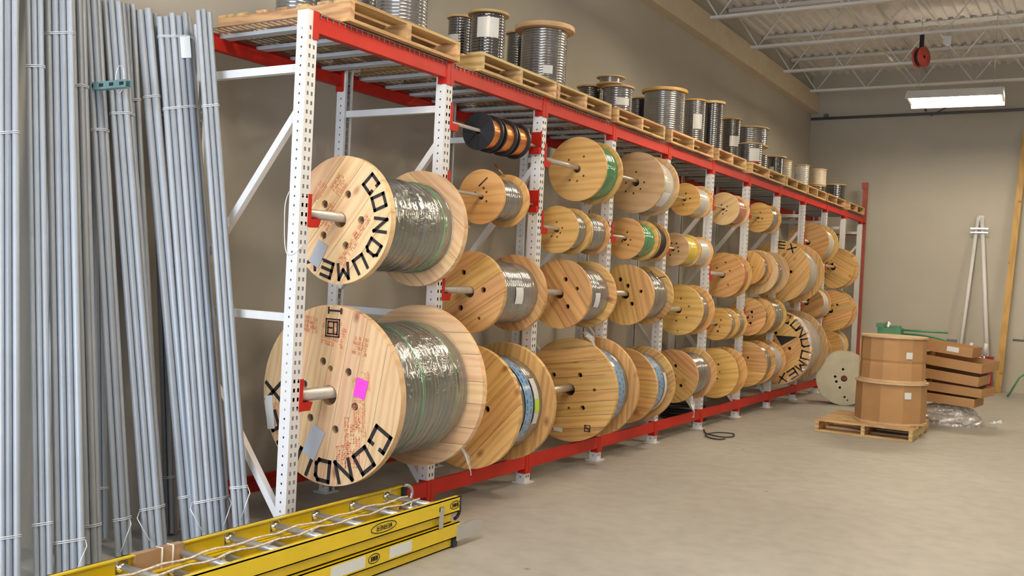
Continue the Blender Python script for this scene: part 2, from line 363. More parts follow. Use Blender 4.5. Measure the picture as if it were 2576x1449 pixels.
# ------------------------------------------------------------------ light fixtures
def fixture(x, y, z, label):
    t = thing('high_bay_light', label, 'ceiling light', (x, y, z), (0, 0, math.radians(3)), 'fluorescent high bay lights')
    w, d, h = 1.28, 0.86, 0.10  # depth widened to build the lamp's bloom into the housing shape
    hb = MB(); hb.box((-w / 2, -.20, .055), (w / 2, .20, .10))
    for sgn in (-1, 1):
        hb.add([(-w / 2, sgn * .222, .10), (w / 2, sgn * .222, .10), (w / 2, sgn * d / 2, -.05), (-w / 2, sgn * d / 2, -.05), (-w / 2, sgn * .222, .092), (w / 2, sgn * .222, .092), (w / 2, sgn * (d / 2 - .008), -.05), (-w / 2, sgn * (d / 2 - .008), -.05)],
               [(0, 1, 2, 3), (4, 7, 6, 5), (2, 6, 7, 3), (1, 5, 6, 2), (0, 3, 7, 4)])
    for xx in (-.6, 0, .6): hb.box((xx - .01, -.25, .088), (xx + .01, .25, .10))
    hb.build('housing', 'white', t)
    for k in range(6):
        yy = -.25 + .10 * k
        MB().tube([(-w / 2 + .03, yy, .0), (w / 2 - .03, yy, .0)], .018, 8).build('tube_lamp', 'tube', t)
    for sx in (-1, 1):
        MB().bar((sx * (w / 2 - .02), -.30, .005), (sx * (w / 2 - .02), .30, .005), .03, .035).build('lamp_holder', 'white', t)
        MB().tube([(sx * .5, 0, .10), (sx * .5, 0, CZ + .045 - z)], .004, 5).build('hanger_wire', 'pipe', t)
fixture(1.78, 11.5, 4.5, 'bright white fluorescent high bay light hanging below the joists')
for (x, y, lab) in ((1.78, 5.2, 'fluorescent high bay light above the aisle before the fourth bay, out of frame'), (1.78, -0.9, 'fluorescent high bay light above the yellow ladders, out of frame'), (5.6, 11.5, 'fluorescent high bay light far right beyond the cardboard drums, out of frame'), (5.6, 5.2, 'fluorescent high bay light over the open floor at right, out of frame'), (5.6, -0.9, 'fluorescent high bay light over the near right floor, out of frame')):
    fixture(x, y, 4.5, lab)

# ------------------------------------------------------------------ pallet rack
Y = [0, 1.305, 2.59, 3.85, 5.13, 6.42, 7.72, 9.03, 10.33, 11.65, 12.95, 14.28]
PW, PH, XR = 0.078, 2.986, -0.94
rack = thing('pallet_rack', 'long white and red steel pallet rack holding wooden cable reels', 'pallet rack', (0, 0, 0))
def post_mesh(height, mirror=False):
    """hollow perforated upright, x in [-PW,0], y in [-PW/2, PW/2]"""
    mb = MB(); p = 0.0508; hw = PW / 2
    n = int((height - .06) / p)
    def panel(fn, cols, stag):
        us = [0] + [e for c in cols for e in c] + [PW]; us = sorted(us)
        for ci in range(len(us) - 1):
            ishole = (us[ci], us[ci + 1]) in cols
            if not ishole:
                mb.add([fn(us[ci], 0), fn(us[ci + 1], 0), fn(us[ci + 1], height), fn(us[ci], height)], [(0, 1, 2, 3)])
            else:
                k = cols.index((us[ci], us[ci + 1])); zc = 0
                for i in range(n):
                    z0 = .035 + i * p + (stag * k); z1 = z0 + .016 + (.006 if len(cols) > 1 else -.004)
                    mb.add([fn(us[ci], zc), fn(us[ci + 1], zc), fn(us[ci + 1], z0), fn(us[ci], z0)], [(0, 1, 2, 3)]); zc = z1
                mb.add([fn(us[ci], zc), fn(us[ci + 1], zc), fn(us[ci + 1], height), fn(us[ci], height)], [(0, 1, 2, 3)])
    panel(lambda u, z: (0, -hw + u, z), [(.016, .030), (.048, .062)], .0)
    panel(lambda u, z: (-PW + u, -hw, z), [(.033, .043)], 0)
    panel(lambda u, z: (-u, hw, z), [(.035, .045)], 0)
    mb.add([(-PW, hw, 0), (-PW, hw - .02, 0), (-PW, hw - .02, height), (-PW, hw, height)], [(0, 1, 2, 3)])
    mb.add([(-PW, -hw + .02, 0), (-PW, -hw, 0), (-PW, -hw, height), (-PW, -hw + .02, height)], [(0, 1, 2, 3)])
    return mb
pm = mesh_of(post_mesh(PH), 'rack_post', 'white')
bpm = mesh_of(MB().box((-PW - .02, -PW / 2 - .03, 0), (.025, PW / 2 + .03, .008)), 'base_plate', 'white')
hb_m = mesh_of(MB().bar((-PW, 0, 0), (XR + PW, 0, 0), .04, .045), 'horizontal_brace', 'white')
d1_m = mesh_of(MB().bar((-PW, 0, 2.44), (XR + PW, 0, 1.46), .038, .042, up=(1, 0, 1)), 'diagonal_brace', 'white')
d2_m = mesh_of(MB().bar((XR + PW, 0, 1.16), (-PW, 0, .20), .038, .042, up=(1, 0, 1)), 'diagonal_brace', 'white')
for y in Y:
    p = inst('rack_post', pm, rack, (0, y, .004)); inst('base_plate', bpm, p, (0, 0, -.004))
    p = inst('rack_post', pm, rack, (XR, y, .004), (0, 0, PI)); inst('base_plate', bpm, p, (0, 0, -.004))
    for z in (2.68, 1.31): inst('horizontal_brace', hb_m, rack, (0, y, z))
    inst('diagonal_brace', d1_m, rack, (0, y, 0)); inst('diagonal_brace', d2_m, rack, (0, y, 0))
# red end frame
for x in (0, XR):
    mb = MB().box((-PW, 14.56, 0), (0, 14.63, 3.62)); mb.box((-PW - .02, 14.54, 3.5), (.0, 14.56, 3.62))
    o = mb.build('end_post', 'darkred', rack, 'dark red taller end upright'); o.location.x = x if x == 0 else XR + PW
for z in (2.68, 1.31, .25):
    MB().bar((-PW, 14.6, z), (XR + PW, 14.6, z), .04, .05).build('end_brace', 'darkred', rack)
conn_m = mesh_of(MB().box((0, 0, 0), (.006, .036, .15)).box((-.05, .034, 0), (.0, .040, .15)), 'connector', 'red')
def beam(xf, i, z0, z1, face):
    """stepped box beam between posts i and i+1; face=+1 outward is +X"""
    ya, yb = Y[i] + PW / 2 + .001, Y[i + 1] - PW / 2 - .001
    mb = MB(); a, b = (xf - .045, xf + .004) if face > 0 else (xf - .004, xf + .045)
    mb.box((a, ya, z0), (b, yb, z1 - .035))
    if face > 0: mb.box((a + .024, ya, z1 - .035), (b, yb, z1))
    else: mb.box((a, ya, z1 - .035), (b - .024, yb, z1))
    bm = mb.build('beam', 'red', rack)
    for (yy, s) in ((ya, -1), (yb, 1)):
        c = MB()
        x0, x1 = (xf, xf + .008) if face > 0 else (xf - .008, xf)
        c.box((min(x0, x1), min(yy, yy + s * .038), z0 - .04), (max(x0, x1), max(yy, yy + s * .038), z1 + .005))
        xi0, xi1 = (xf - .062, xf + .006) if face > 0 else (xf - .006, xf + .062)
        c.box((xi0, min(yy - s * .006, yy), z0 - .04), (xi1, max(yy - s * .006, yy), z1 + .005))
        c.build('connector', 'red', bm)
BT = 2.985
for i in range(11):
    beam(0, i, BT - .108, BT, 1); beam(XR, i, BT - .108, BT, -1)
    beam(0, i, .115, .215, 1); beam(XR, i, .115, .215, -1)
MB().box((-.045, 14.33, BT - .108), (.004, 14.555, BT)).build('beam', 'red', rack)
# spindle brackets: near one on the +Y face of post i, far one on the -Y face of post i+1
bn = MB(); bn.box((-.085, 0, -.03), (.0, .006, .125)); bn.box((-.085, 0.006, -.03), (-.079, .075, .0))
bn.add([(-.085, .006, -.045), (.004, .006, -.045), (.004, .095, .002), (.004, .006, .002), (-.085, .006, .002), (-.085, .095, .002), (-.085, .075, -.045), (.004, .075, -.045)],
       [(1, 7, 2, 3), (0, 4, 5, 6), (0, 6, 7, 1), (7, 6, 5, 2), (3, 2, 5, 4)])
bn.box((.0, -.012, -.045), (.006, .012, .135))
bn_m = mesh_of(bn, 'spindle_bracket', 'red')
bf = MB()
bf.v = [(x, -y * .35, z) for x, y, z in bn.v]; bf.f = [tuple(reversed(f)) for f in bn.f]
bf_m = mesh_of(bf, 'spindle_bracket', 'red')
def spindle(i, z, rp, label):
    ya, yb = Y[i] + PW / 2, Y[i + 1] - PW / 2
    o = MB().tube([(0, ya + .012, 0), (0, yb - .012, 0)], rp, 14).build('spindle_pipe', 'pipe'); o.location = (-.04, 0, z)
    tag(o, label, 'pipe', 'reel axle pipes in the rack')
    zb = z - rp - .002
    inst('spindle_bracket', bn_m, rack, (0, ya, zb)); inst('spindle_bracket', bf_m, rack, (0, yb, zb))
# wire decks on top
for i in range(11):
    where = ['nearest bay, above the two big lettered reels', 'second bay, above the copper spools', 'third bay, above the green wire reel', 'fourth bay from the near end', 'fifth bay from the near end', 'sixth bay from the near end', 'seventh bay from the near end', 'eighth bay from the near end', 'ninth bay from the near end', 'tenth bay from the near end', 'last bay by the end wall'][i]
    t = thing('wire_deck', 'wire mesh deck with grey channels, ' + where, 'wire deck', (0, 0, 0), (0, 0, 0), 'wire decks on the rack top')
    ya, yb = Y[i] + .05, Y[i + 1] - .05
    cm = MB(); n = 4
    for k in range(n):
        yy = ya + (yb - ya) * (k + .5) / n
        MB().box((XR + .023, yy - .035, BT - .033), (-.023, yy + .035, BT - .011)).build('support_channel', 'chan', t)
    x = XR - .02
    while x < .02: cm.box((x, ya, BT - .010), (x + .005, yb, BT - .005)); x += .0508
    yy = ya
    while yy < yb: cm.box((XR - .02, yy, BT - .005), (.01, yy + .005, BT)); yy += .1
    yy = ya
    while yy < yb: cm.box((.006, yy, BT - .03), (.011, yy + .005, BT)); yy += .05
    o = cm.build('wire_mesh', 'mesh', t); o['kind'] = 'stuff'

# ------------------------------------------------------------------ reels
def circ_pts(cx, cy, r, n): return [(cx + r * math.cos(2 * PI * k / n), cy + r * math.sin(2 * PI * k / n)) for k in range(n)]
def disc_mesh(r, holes, y0, y1, lo=None, hi=None, seg=56):
    """disc (or the strip lo<v<hi of it) with round holes, in the XZ plane between y0 and y1"""
    if lo is None: poly = circ_pts(0, 0, r, seg)
    else:
        lo = max(lo, -r * .9995); hi = min(hi, r * .9995)
        a0, a1 = math.asin(lo / r), math.asin(hi / r); n = max(4, int(seg * (a1 - a0) / (2 * PI)) + 2)
        poly = [(r * math.cos(a0 + (a1 - a0) * k / n), r * math.sin(a0 + (a1 - a0) * k / n)) for k in range(n + 1)]
        poly += [(-x, z) for x, z in reversed(poly)]
    vs = [Vector(p) for p in poly]; es = [(k, (k + 1) % len(poly)) for k in range(len(poly))]
    hs = []
    for (hx, hz, hr) in holes:
        if lo is not None and (hz + hr < lo or hz - hr > hi): continue
        o = len(vs); pts = circ_pts(hx, hz, hr, 12 if hr < .03 else 18); vs += [Vector(p) for p in pts]
        es += [(o + k, o + (k + 1) % len(pts)) for k in range(len(pts))]; hs.append((hx, hz, hr))
    if not hs:
        n = len(poly); mb = MB()
        mb.add([(p[0], y0, p[1]) for p in poly] + [(p[0], y1, p[1]) for p in poly], [tuple(range(n)), tuple(reversed(range(n, 2 * n)))] + [(k, n + k, n + (k + 1) % n, (k + 1) % n) for k in range(n)])
        return mb
    rv, re, rf, _, _, _ = delaunay_2d_cdt(vs, es, [], 0, 1e-6)
    tri = []
    for f in rf:
        c = sum((rv[i] for i in f), Vector((0, 0))) / len(f)
        if c.length > r: continue
        if lo is not None and not (lo - 1e-6 < c.y < hi + 1e-6): continue
        if any((c.x - hx) ** 2 + (c.y - hz) ** 2 < (hr * .985) ** 2 for hx, hz, hr in hs): continue
        a, b, d = (rv[i] for i in f[:3])
        if (b - a).cross(d - a) < 0: f = list(reversed(f))
        tri.append(tuple(f))
    n = len(rv); mb = MB(); cnt = {}
    for f in tri:
        for k in range(len(f)):
            e = (f[k], f[(k + 1) % len(f)]); cnt[e] = 1
    fs = [f for f in tri] + [tuple(n + i for i in reversed(f)) for f in tri]
    for (a, b) in cnt:
        if (b, a) not in cnt: fs.append((b, a, n + a, n + b))
    mb.add([(p.x, y0, p.y) for p in rv] + [(p.x, y1, p.y) for p in rv], fs)
    return mb
STROKES = {'C': [(1, .78, 1, 1), (1, 1, 0, 1), (0, 1, 0, 0), (0, 0, 1, 0), (1, 0, 1, .22)], 'O': [(0, 0, 1, 0), (1, 0, 1, 1), (1, 1, 0, 1), (0, 1, 0, 0)], 'N': [(0, 0, 0, 1), (0, 1, 1, 0), (1, 0, 1, 1)],
           'D': [(0, 0, 0, 1), (0, 1, .8, 1), (.8, 1, 1, .8), (1, .8, 1, .2), (1, .2, .8, 0), (.8, 0, 0, 0)], 'U': [(0, 1, 0, 0), (0, 0, 1, 0), (1, 0, 1, 1)], 'M': [(0, 0, 0, 1), (0, 1, .5, .4), (.5, .4, 1, 1), (1, 1, 1, 0)],
           'E': [(0, 0, 0, 1), (0, 1, 1, 1), (0, .5, 1, .5), (0, 0, 1, 0)], 'X': [(0, 0, 1, 1), (0, 1, 1, 0)], 'W': [(0, 1, .25, 0), (.25, 0, .5, .7), (.5, .7, .75, 0), (.75, 0, 1, 1)],
           'R': [(0, 0, 0, 1), (0, 1, 1, 1), (1, 1, 1, .5), (1, .5, 0, .5), (.5, .5, 1, 0)]}
def strokes(mb, segs, org, ux, uy, nrm, w, h, th, dep=.0012):
    """flat strokes on a plane; org is the lower-left corner"""
    org, ux, uy, nrm = Vector(org), Vector(ux), Vector(uy), Vector(nrm)
    for (a, b, c, d) in segs:
        p = org + ux * (a * w) + uy * (b * h); q = org + ux * (c * w) + uy * (d * h); dr = (q - p)
        if dr.length < 1e-6: continue
        dr.normalize(); sd = dr.cross(nrm).normalized() * th / 2; p = p - dr * th / 2; q = q + dr * th / 2
        vs = [p - sd, q - sd, q + sd, p + sd]; mb.add(vs + [v + nrm * dep for v in vs], [(0, 1, 2, 3), (7, 6, 5, 4), (0, 4, 5, 1), (1, 5, 6, 2), (2, 6, 7, 3), (3, 7, 4, 0)])
    return mb
def arc_word(parent, word, r, angs, h, w, th, y=0.0, name='letter'):
    for ch, a in zip(word, angs):
        if ch == ' ': continue
        t = math.radians(a); up = Vector((math.cos(t), 0, math.sin(t))); rt = Vector((math.sin(t), 0, -math.cos(t)))
        c = up * r - rt * (w / 2) - up * (h / 2); c.y = y
        strokes(MB(), STROKES[ch], c, rt, up, (0, -1, 0), w, h, th).build(name, 'ink', parent)
def print_rows(parent, cx, cz, w, h, rows, ang, name='red_stencil_print', mat='redink', y=-.0002, ch=None):
    """unreadable rows of small stencil marks"""
    mb = MB(); t = math.radians(ang); ux = Vector((math.cos(t), 0, math.sin(t))); uz = Vector((-math.sin(t), 0, math.cos(t)))
    g = h / rows
    for k in range(rows):
        x = -w / 2 + random.uniform(0, w * .15); lim = w / 2 - random.uniform(0, w * .2); cw = g * .42
        while x < lim:
            if random.random() < .86:
                o = Vector((cx, y, cz)) + ux * x + uz * (h / 2 - g * (k + .8))
                s = STROKES[random.choice('CONDUE')]; strokes(mb, random.sample(s, min(3, len(s))), o, ux, uz, (0, -1, 0), cw * .8, g * .6, g * .10, .0006)
            x += cw * 1.35
    return mb.build(name, mat, parent)
def card(parent, name, mat, cx, cz, w, h, ang, y=0.0, label=None, dep=.001):
    t = math.radians(ang); ux = Vector((math.cos(t), 0, math.sin(t))); uz = Vector((-math.sin(t), 0, math.cos(t))); c = Vector((cx, y, cz))
    vs = [c + ux * (a * w / 2) + uz * (b * h / 2) for a, b in ((-1, -1), (1, -1), (1, 1), (-1, 1))]
    vs2 = [v + Vector((0, -dep, 0)) for v in vs]
    mb = MB().add(vs + vs2, [(3, 2, 1, 0), (4, 5, 6, 7), (0, 1, 5, 4), (1, 2, 6, 5), (2, 3, 7, 6), (3, 0, 4, 7)])
    return mb.build(name, mat, parent, label, uv=lambda v: ((Vector(v) - c).dot(ux) / w + .5, (Vector(v) - c).dot(uz) / h + .5))
def wrap_patch(parent, name, mat, r, y0, y1, a0, a1, label=None, axis='Y', seg=None):
    seg = seg or max(4, int(abs(a1 - a0) / 8)); A0, A1 = math.radians(a0), math.radians(a1)
    mb = MB(); mb.lathe([(y0, r), (y1, r)], seg, axis, A0, A1)
    mb.lathe([(y1, r - .002), (y0, r - .002)], seg, axis, A0, A1)
    def uv(v):
        al = v[1] if axis == 'Y' else v[2]; an = math.atan2(v[2] if axis == 'Y' else v[1], v[0])
        if an < A0 - .01: an += 2 * PI
        return ((an - A0) / (A1 - A0), (al - y0) / (y1 - y0))
    return mb.build(name, mat, parent, label, uv=uv)
def coil_prof(y0, y1, r, turns, amp=None):
    p = (y1 - y0) / turns; amp = amp or p * .12; pr = []
    for k in range(turns):
        for j, e in enumerate((0, .06, .25, .5, .75, .94)):
            pr.append((y0 + p * (k + e), r - amp * (1, .66, .16, 0, .16, .66)[j]))
    return pr + [(y1, r - amp)]
def lumpy(mb, amt, seed=0, axis='Y', f=1.0):
    rnd = random.Random(seed); ph = [rnd.uniform(0, 6.28) for _ in range(6)]
    out = []
    for (x, y, z) in mb.v:
        a = math.atan2(z, x) if axis == 'Y' else math.atan2(y, x); al = y if axis == 'Y' else z
        k = 1 + amt * (math.sin(3 * a + ph[0] + al * 17 * f) * .5 + math.sin(7 * a + ph[1] - al * 29 * f) * .3 + math.sin(al * 51 * f + ph[2] + 2 * a) * .4)
        out.append((x * k, y, z * k) if axis == 'Y' else (x * k, y * k, z))
    mb.v = out; return mb
def flange(t, y0, th, r, holes, kind, ang=0, nplank=6, mat=None, name='flange', seed=0):
    if kind == 'ply':
        o = disc_mesh(r, holes, 0, th).build(name, mat or 'ply', t); o.location = (0, y0, 0); o.rotation_euler = (0, -math.radians(ang), 0)
        return o
    e = empty(name, t, (0, y0, 0), (0, -math.radians(ang), 0)); rnd = random.Random(seed)
    ws = [rnd.uniform(.75, 1.25) for _ in range(nplank)]; s = sum(ws); z = -r
    ca, sa = math.cos(math.radians(ang)), math.sin(math.radians(ang))
    hl = [(hx * ca + hz * sa, -hx * sa + hz * ca, hr) for hx, hz, hr in holes]
    for w in ws:
        z2 = z + 2 * r * w / s
        dy = rnd.uniform(0, .0015)
        disc_mesh(r, hl, dy, th - dy, z + .0012, z2 - .0012).build('plank', mat or 'plank', e); z = z2
    return e
def ring_holes(n, rb, hr, a0=0): return [(rb * math.cos(math.radians(a0 + 360 * k / n)), rb * math.sin(math.radians(a0 + 360 * k / n)), hr) for k in range(n)]
RN = [0]
def reel(label, y0, y1, z, r, rw, wind='silver', kind='ply', ang=0, nplank=6, Rh=.035, bolts=None, t=.03, group='wooden wire reels on the rack axles', fmat=None, turns=None, wlabel=None, fang=None, x=-.04, fkind=None, name='cable_reel', kid=None):
    """near face at y0, near face of the far flange at y1"""
    RN[0] += 1; sd = RN[0]
    tg = thing(name, label, 'cable reel', (x, y0, z), (0, 0, 0), group)
    Ln = y1 - y0
    hs = [(0, 0, Rh)] + (bolts or [])
    flange(tg, 0, t, r, hs, kind, ang, nplank, fmat, seed=sd)
    flange(tg, Ln, t, r, [(0, 0, Rh)], fkind or kind, fang if fang is not None else ang + 40, nplank, fmat, seed=sd + 50)
    mb = MB()
    if turns:
        rn = random.Random(sd); pr = coil_prof(t, Ln, rw, turns); off = [rn.uniform(-.011, .006) for _ in range(turns + 1)]
        mb.lathe([(y, r_ + off[min(k // 6, turns)]) for k, (y, r_) in enumerate(pr)], 64); lumpy(mb, .012, sd, f=.6)
    else:
        k = max(8, int((Ln - t) / .024)); rn = random.Random(sd); off = [rn.uniform(-.003, .002) for _ in range(k + 1)]
        mb.lathe([(y, r_ + off[min(q // 6, k)]) for q, (y, r_) in enumerate(coil_prof(t, Ln, rw, k, .0022))], 56)
        lumpy(mb, .006, sd)
    mb.build('winding', wind, tg, wlabel)
    MB().lathe([(0.002, Rh + .006), (Ln + t - .002, Rh + .006)], 20).build('core_tube', 'kraft', tg)
    return tg
def b8(r, n=4, hr=.013, f=.42, a0=45): return ring_holes(n, r * f, hr, a0)

# --- bay 0: two big lettered reels
A1 = reel('large pine reel of dark green cable lettered in black, upper of the nearest two', .341, 1.071, 1.873, .372, .285, 'darkcable', 'planks', 50, 5, .045, [(.155 * math.cos(math.radians(a)), .155 * math.sin(math.radians(a)), .024) for a in (0, 72, 144, 216, 288)], t=.045, fmat='pale_plank', turns=17, fang=-38, group='big lettered reels of dark cable')
arc_word(A1, 'CONDUMEX', .30, (43.6, 20.5, -5, -31, -56.5, -82, -106, -127), .085, .072, .019, y=-.001)
for (cx, cz, w, h, rows, an) in ((-.02, .20, .12, .10, 4, 52), (-.17, .17, .16, .07, 3, 52), (.17, -.03, .20, .06, 2, 52), (.08, -.17, .24, .06, 2, 52), (-.09, .02, .16, .10, 4, 52), (.03, -.27, .10, .05, 2, 52)): print_rows(A1, cx, cz, w, h, rows, an, y=-.001)
card(A1, 'paper_label', 'greypaper', -.155, -.20, .085, .15, -28, y=-.002, label='grey paper shipping label stapled at a tilt')
for a in (0, 72, 288, 144, 216):
    MB().lathe([(.018, .001), (.018, .015), (.04, .015)], 10).build('bolt', 'hole', A1).location = (.155 * math.cos(math.radians(a)), 0, .155 * math.sin(math.radians(a)))
A2 = reel('largest pine reel of dark cable with a pink note, lowest of the nearest bay', .314, 1.141, .858, .522, .415, 'darkcable', 'planks', 80, 7, .058, [(.20 * math.cos(math.radians(a)), .20 * math.sin(math.radians(a)), .024) for a in (47, 107, 167, 227, 287, 347)] + [(0.0, .155, .018)], t=.05, fmat='pale_plank', turns=19, fang=2, group='big lettered reels of dark cable')
arc_word(A2, 'CONDUMEX', .44, (-28, -50.5, -72, -93, -113, -134, -155, -177), .115, .100, .023, y=-.001)
for (cx, cz, w, h, rows, an) in ((.02, .36, .20, .16, 5, -8), (-.17, .40, .12, .10, 4, -8), (.22, .30, .12, .11, 4, -6), (.27, .10, .13, .06, 3, -80), (.23, -.05, .36, .09, 3, -84), (.19, -.25, .30, .12, 3, -86), (-.30, .05, .30, .06, 3, -80), (-.40, -.18, .22, .05, 2, -78), (.13, -.33, .14, .12, 3, -84)): print_rows(A2, cx, cz, w, h, rows, an, y=-.001)
mb = MB(); strokes(mb, [(0, 0, 1, 0), (1, 0, 1, 1), (1, 1, 0, 1), (0, 1, 0, 0)], (-.045, -.001, .34), (1, 0, 0), (0, 0, 1), (0, -1, 0), .10, .10, .008); strokes(mb, STROKES['E'], (-.03, -.001, .355), (1, 0, 0), (0, 0, 1), (0, -1, 0), .03, .07, .009); strokes(mb, STROKES['O'], (.012, -.001, .355), (1, 0, 0), (0, 0, 1), (0, -1, 0), .028, .07, .009)
mb.build('black_stamp', 'ink', A2, 'square black grading stamp')
strokes(MB(), [(0, .5, 1, .5), (0, 0, 0, 1), (1, .1, 1, .9)], (-.03, -.001, .475), (1, -.08, 0), (0, 0, 1), (0, -1, 0), .10, .03, .011).build('black_mark', 'ink', A2)
card(A2, 'pink_note', 'pink', .235, .062, .085, .11, -12, y=-.002, label='bright pink square note')
card(A2, 'paper_label', 'greypaper', -.10, -.285, .105, .19, -24, y=-.002, label='grey paper shipping label stapled at a tilt')
card(A2, 'paper_label', 'whiteprint', -.46, -.15, .06, .20, 10, y=-.002, label='narrow white label with handwritten number')
for a in (47, 107, 167, 227, 287, 347):
    MB().lathe([(.018, .001), (.018, .015), (.045, .015)], 10).build('bolt', 'hole', A2).location = (.20 * math.cos(math.radians(a)), 0, .20 * math.sin(math.radians(a)))
for (y, rr, w) in ((.10, .4165, .020), (.36, .4165, .018), (.70, .4175, .022)):
    mb = MB().lathe([(y, rr - .012), (y + w * .3, rr + .003), (y + w * .7, rr + .003), (y + w, rr - .012)], 56); mb.build('green_strand', 'green', A2)
for (y, rr, w) in ((.12, .287, .018), (.64, .287, .02)):
    mb = MB().lathe([(y, rr - .012), (y + w * .3, rr + .003), (y + w * .7, rr + .003), (y + w, rr - .012)], 56); mb.build('green_strand', 'green', A1)
for (rl, rr, ya, yb) in ((A1, .292, .045, .73), (A2, .424, .05, .827)):
    lumpy(MB().lathe([(ya + (yb - ya) * j / 14, rr + .004 * math.sin(j * 1.9)) for j in range(15)], 60), .008, 5).build('clear_wrap', 'film', rl, 'clear shrink wrap over the cable')
spindle(0, 1.873 + .045 - .030, .028, 'steel axle pipe through the upper big lettered reel')
spindle(0, .858 + .058 - .040, .036, 'thick steel axle pipe through the largest reel with the pink note')

# --- bay 1
def copper_spool(y, L_, lab):
    t = thing('copper_spool', lab, 'wire spool', (-.04, y, 2.60), group='black spools of bare copper wire')
    for yy in (0, L_ - .012): disc_mesh(.132, [(0, 0, .02)], 0, .012).build('flange', 'black', t).location = (0, yy, 0)
    MB().lathe(coil_prof(.012, L_ - .012, .108, 22, .0015), 44).build('winding', 'copper', t, 'shiny bare copper wire')
    for k in range(8): MB().box((.03, -.003, -.002), (.125, .0005, .002)).build('rib', 'black', t).rotation_euler = (0, 2 * PI * k / 8, 0)
copper_spool(1.735, .135, 'black spool of bare copper wire nearest the camera on the top axle')
copper_spool(1.905, .155, 'middle one of three black spools of bare copper wire')
copper_spool(2.085, .16, 'farthest one of three black spools of bare copper wire')
spindle(1, 2.60 + .02 - .014, .0125, 'thin steel axle pipe through the three copper spools')
B2 = reel('small plywood reel of grey wire with copper tails, below the copper spools', 1.81, 2.143, 2.147, .195, .150, 'silver', 'ply', 3, Rh=.022, bolts=[(.02, .06, .01), (.045, .03, .009), (.045, -.035, .009), (-.05, .03, .009)], t=.022)
MB().tube([(-.02, -.004, .075), (.05, -.006, .135)], .004, 6).build('wire_tail', 'ink', B2)
MB().tube([(-.08, .01, -.19), (-.10, -.02, -.25)], .005, 6).build('copper_tail', 'copper', B2)
MB().tube([(.02, .27, .17), (-.05, .24, .26)], .005, 6).build('copper_tail', 'copper', B2)
spindle(1, 2.147 + .022 - .013, .012, 'thin steel axle pipe through the reel below the copper spools')
B3 = reel('pine reel of silver wrapped cable, third row of the second bay', 1.72, 2.298, 1.471, .287, .225, 'silver', 'planks', 33, 4, .04, [(-.06, .135, .021), (.115, .02, .021), (-.07, -.115, .021), (.09, -.18, .012)], t=.035, fang=-50)
wrap_patch(B3, 'paper_label', 'paper', .2295, .26, .36, -18, 12, 'white paper label')
spindle(1, 1.471 + .04 - .027, .025, 'steel axle pipe through the pine reel in the third row of the second bay')
B4 = reel('big pine reel of steel cable in blue printed wrap with lime sticker', 1.753, 2.239, .662, .437, .345, 'silver', 'planks', 47, 5, .055, [(.17, 0, .024), (-.17, .0, .024), (0, .17, .024), (0, -.17, .024)], t=.04, fang=85)
wrap_patch(B4, 'printed_wrap', 'blueprint', .3515, .23, .33, -75, 110, 'blue printed wrapping band')
wrap_patch(B4, 'paper_label', 'whiteprint', .3525, .355, .42, -20, 35, 'long white paper label')
wrap_patch(B4, 'lime_sticker', 'lime', .355, .36, .415, -6, 10, 'lime green sticker')
spindle(1, .662 + .055 - .035, .032, 'steel axle pipe through the reel with the lime sticker')
# --- bay 2
C1 = reel('plywood reel of green wire at the top of the third bay', 3.246, 3.554, 2.515, .268, .232, 'green', 'ply', 2, Rh=.032, bolts=[(.06, .10, .010), (.06, -.06, .010), (0, -.10, .010), (-.07, -.09, .010), (-.08, .08, .010)], t=.026)
spindle(2, 2.515 + .032 - .021, .020, 'steel axle pipe through the green wire reel at the top of the third bay')
C2a = reel('small plywood reel of silver wire, nearer of a pair in the third bay', 2.946, 3.175, 1.99, .192, .155, 'silver', 'ply', 5, Rh=.024, bolts=[(.05, .01, .008), (.03, -.03, .008), (0, -.06, .008), (-.05, -.05, .008), (.0, .06, .008)], t=.02)
C2b = reel('small plywood reel of silver wire, farther of a pair in the third bay', 3.225, 3.55, 1.99, .180, .150, 'silver', 'ply', 5, Rh=.024, t=.02)
spindle(2, 1.99 + .024 - .015, .014, 'steel axle pipe through the pair of small reels in the third bay')
C3 = reel('amber pine reel of silver wrapped cable, third row of the third bay', 3.042, 3.507, 1.472, .284, .228, 'silver', 'planks', 128, 4, .04, [(.05, .12, .02), (.16, .05, .016), (.08, -.10, .02)], t=.035)
wrap_patch(C3, 'paper_label', 'paper', .2325, .20, .29, -25, 5, 'white paper label')
spindle(2, 1.472 + .04 - .027, .025, 'steel axle pipe through the amber pine reel in the third bay')
C4 = reel('big horizontal-planked pine reel in blue printed wrap, bottom of the third bay', 3.304, 3.73, .667, .435, .350, 'silver', 'planks', 9, 8, .05, [(.09, .13, .022), (-.16, .11, .022), (.13, -.14, .022), (-.14, -.14, .022), (.0, -.155, .012), (.23, .02, .014)], t=.04, fang=90)
wrap_patch(C4, 'printed_wrap', 'blueprint', .356, .21, .34, -70, 110, 'blue printed wrapping band')
card(C4, 'paper_label', 'whiteprint', -.09, -.345, .085, .035, -4, y=-.002, label='small white label')
strokes(MB(), STROKES['E'] + STROKES['N'], (.16, -.002, -.33), (1, 0, 0), (0, 0, 1), (0, -1, 0), .05, .05, .006).build('black_stamp', 'ink', C4)
spindle(2, .667 + .05 - .033, .030, 'steel axle pipe through the horizontal-planked reel of the third bay')
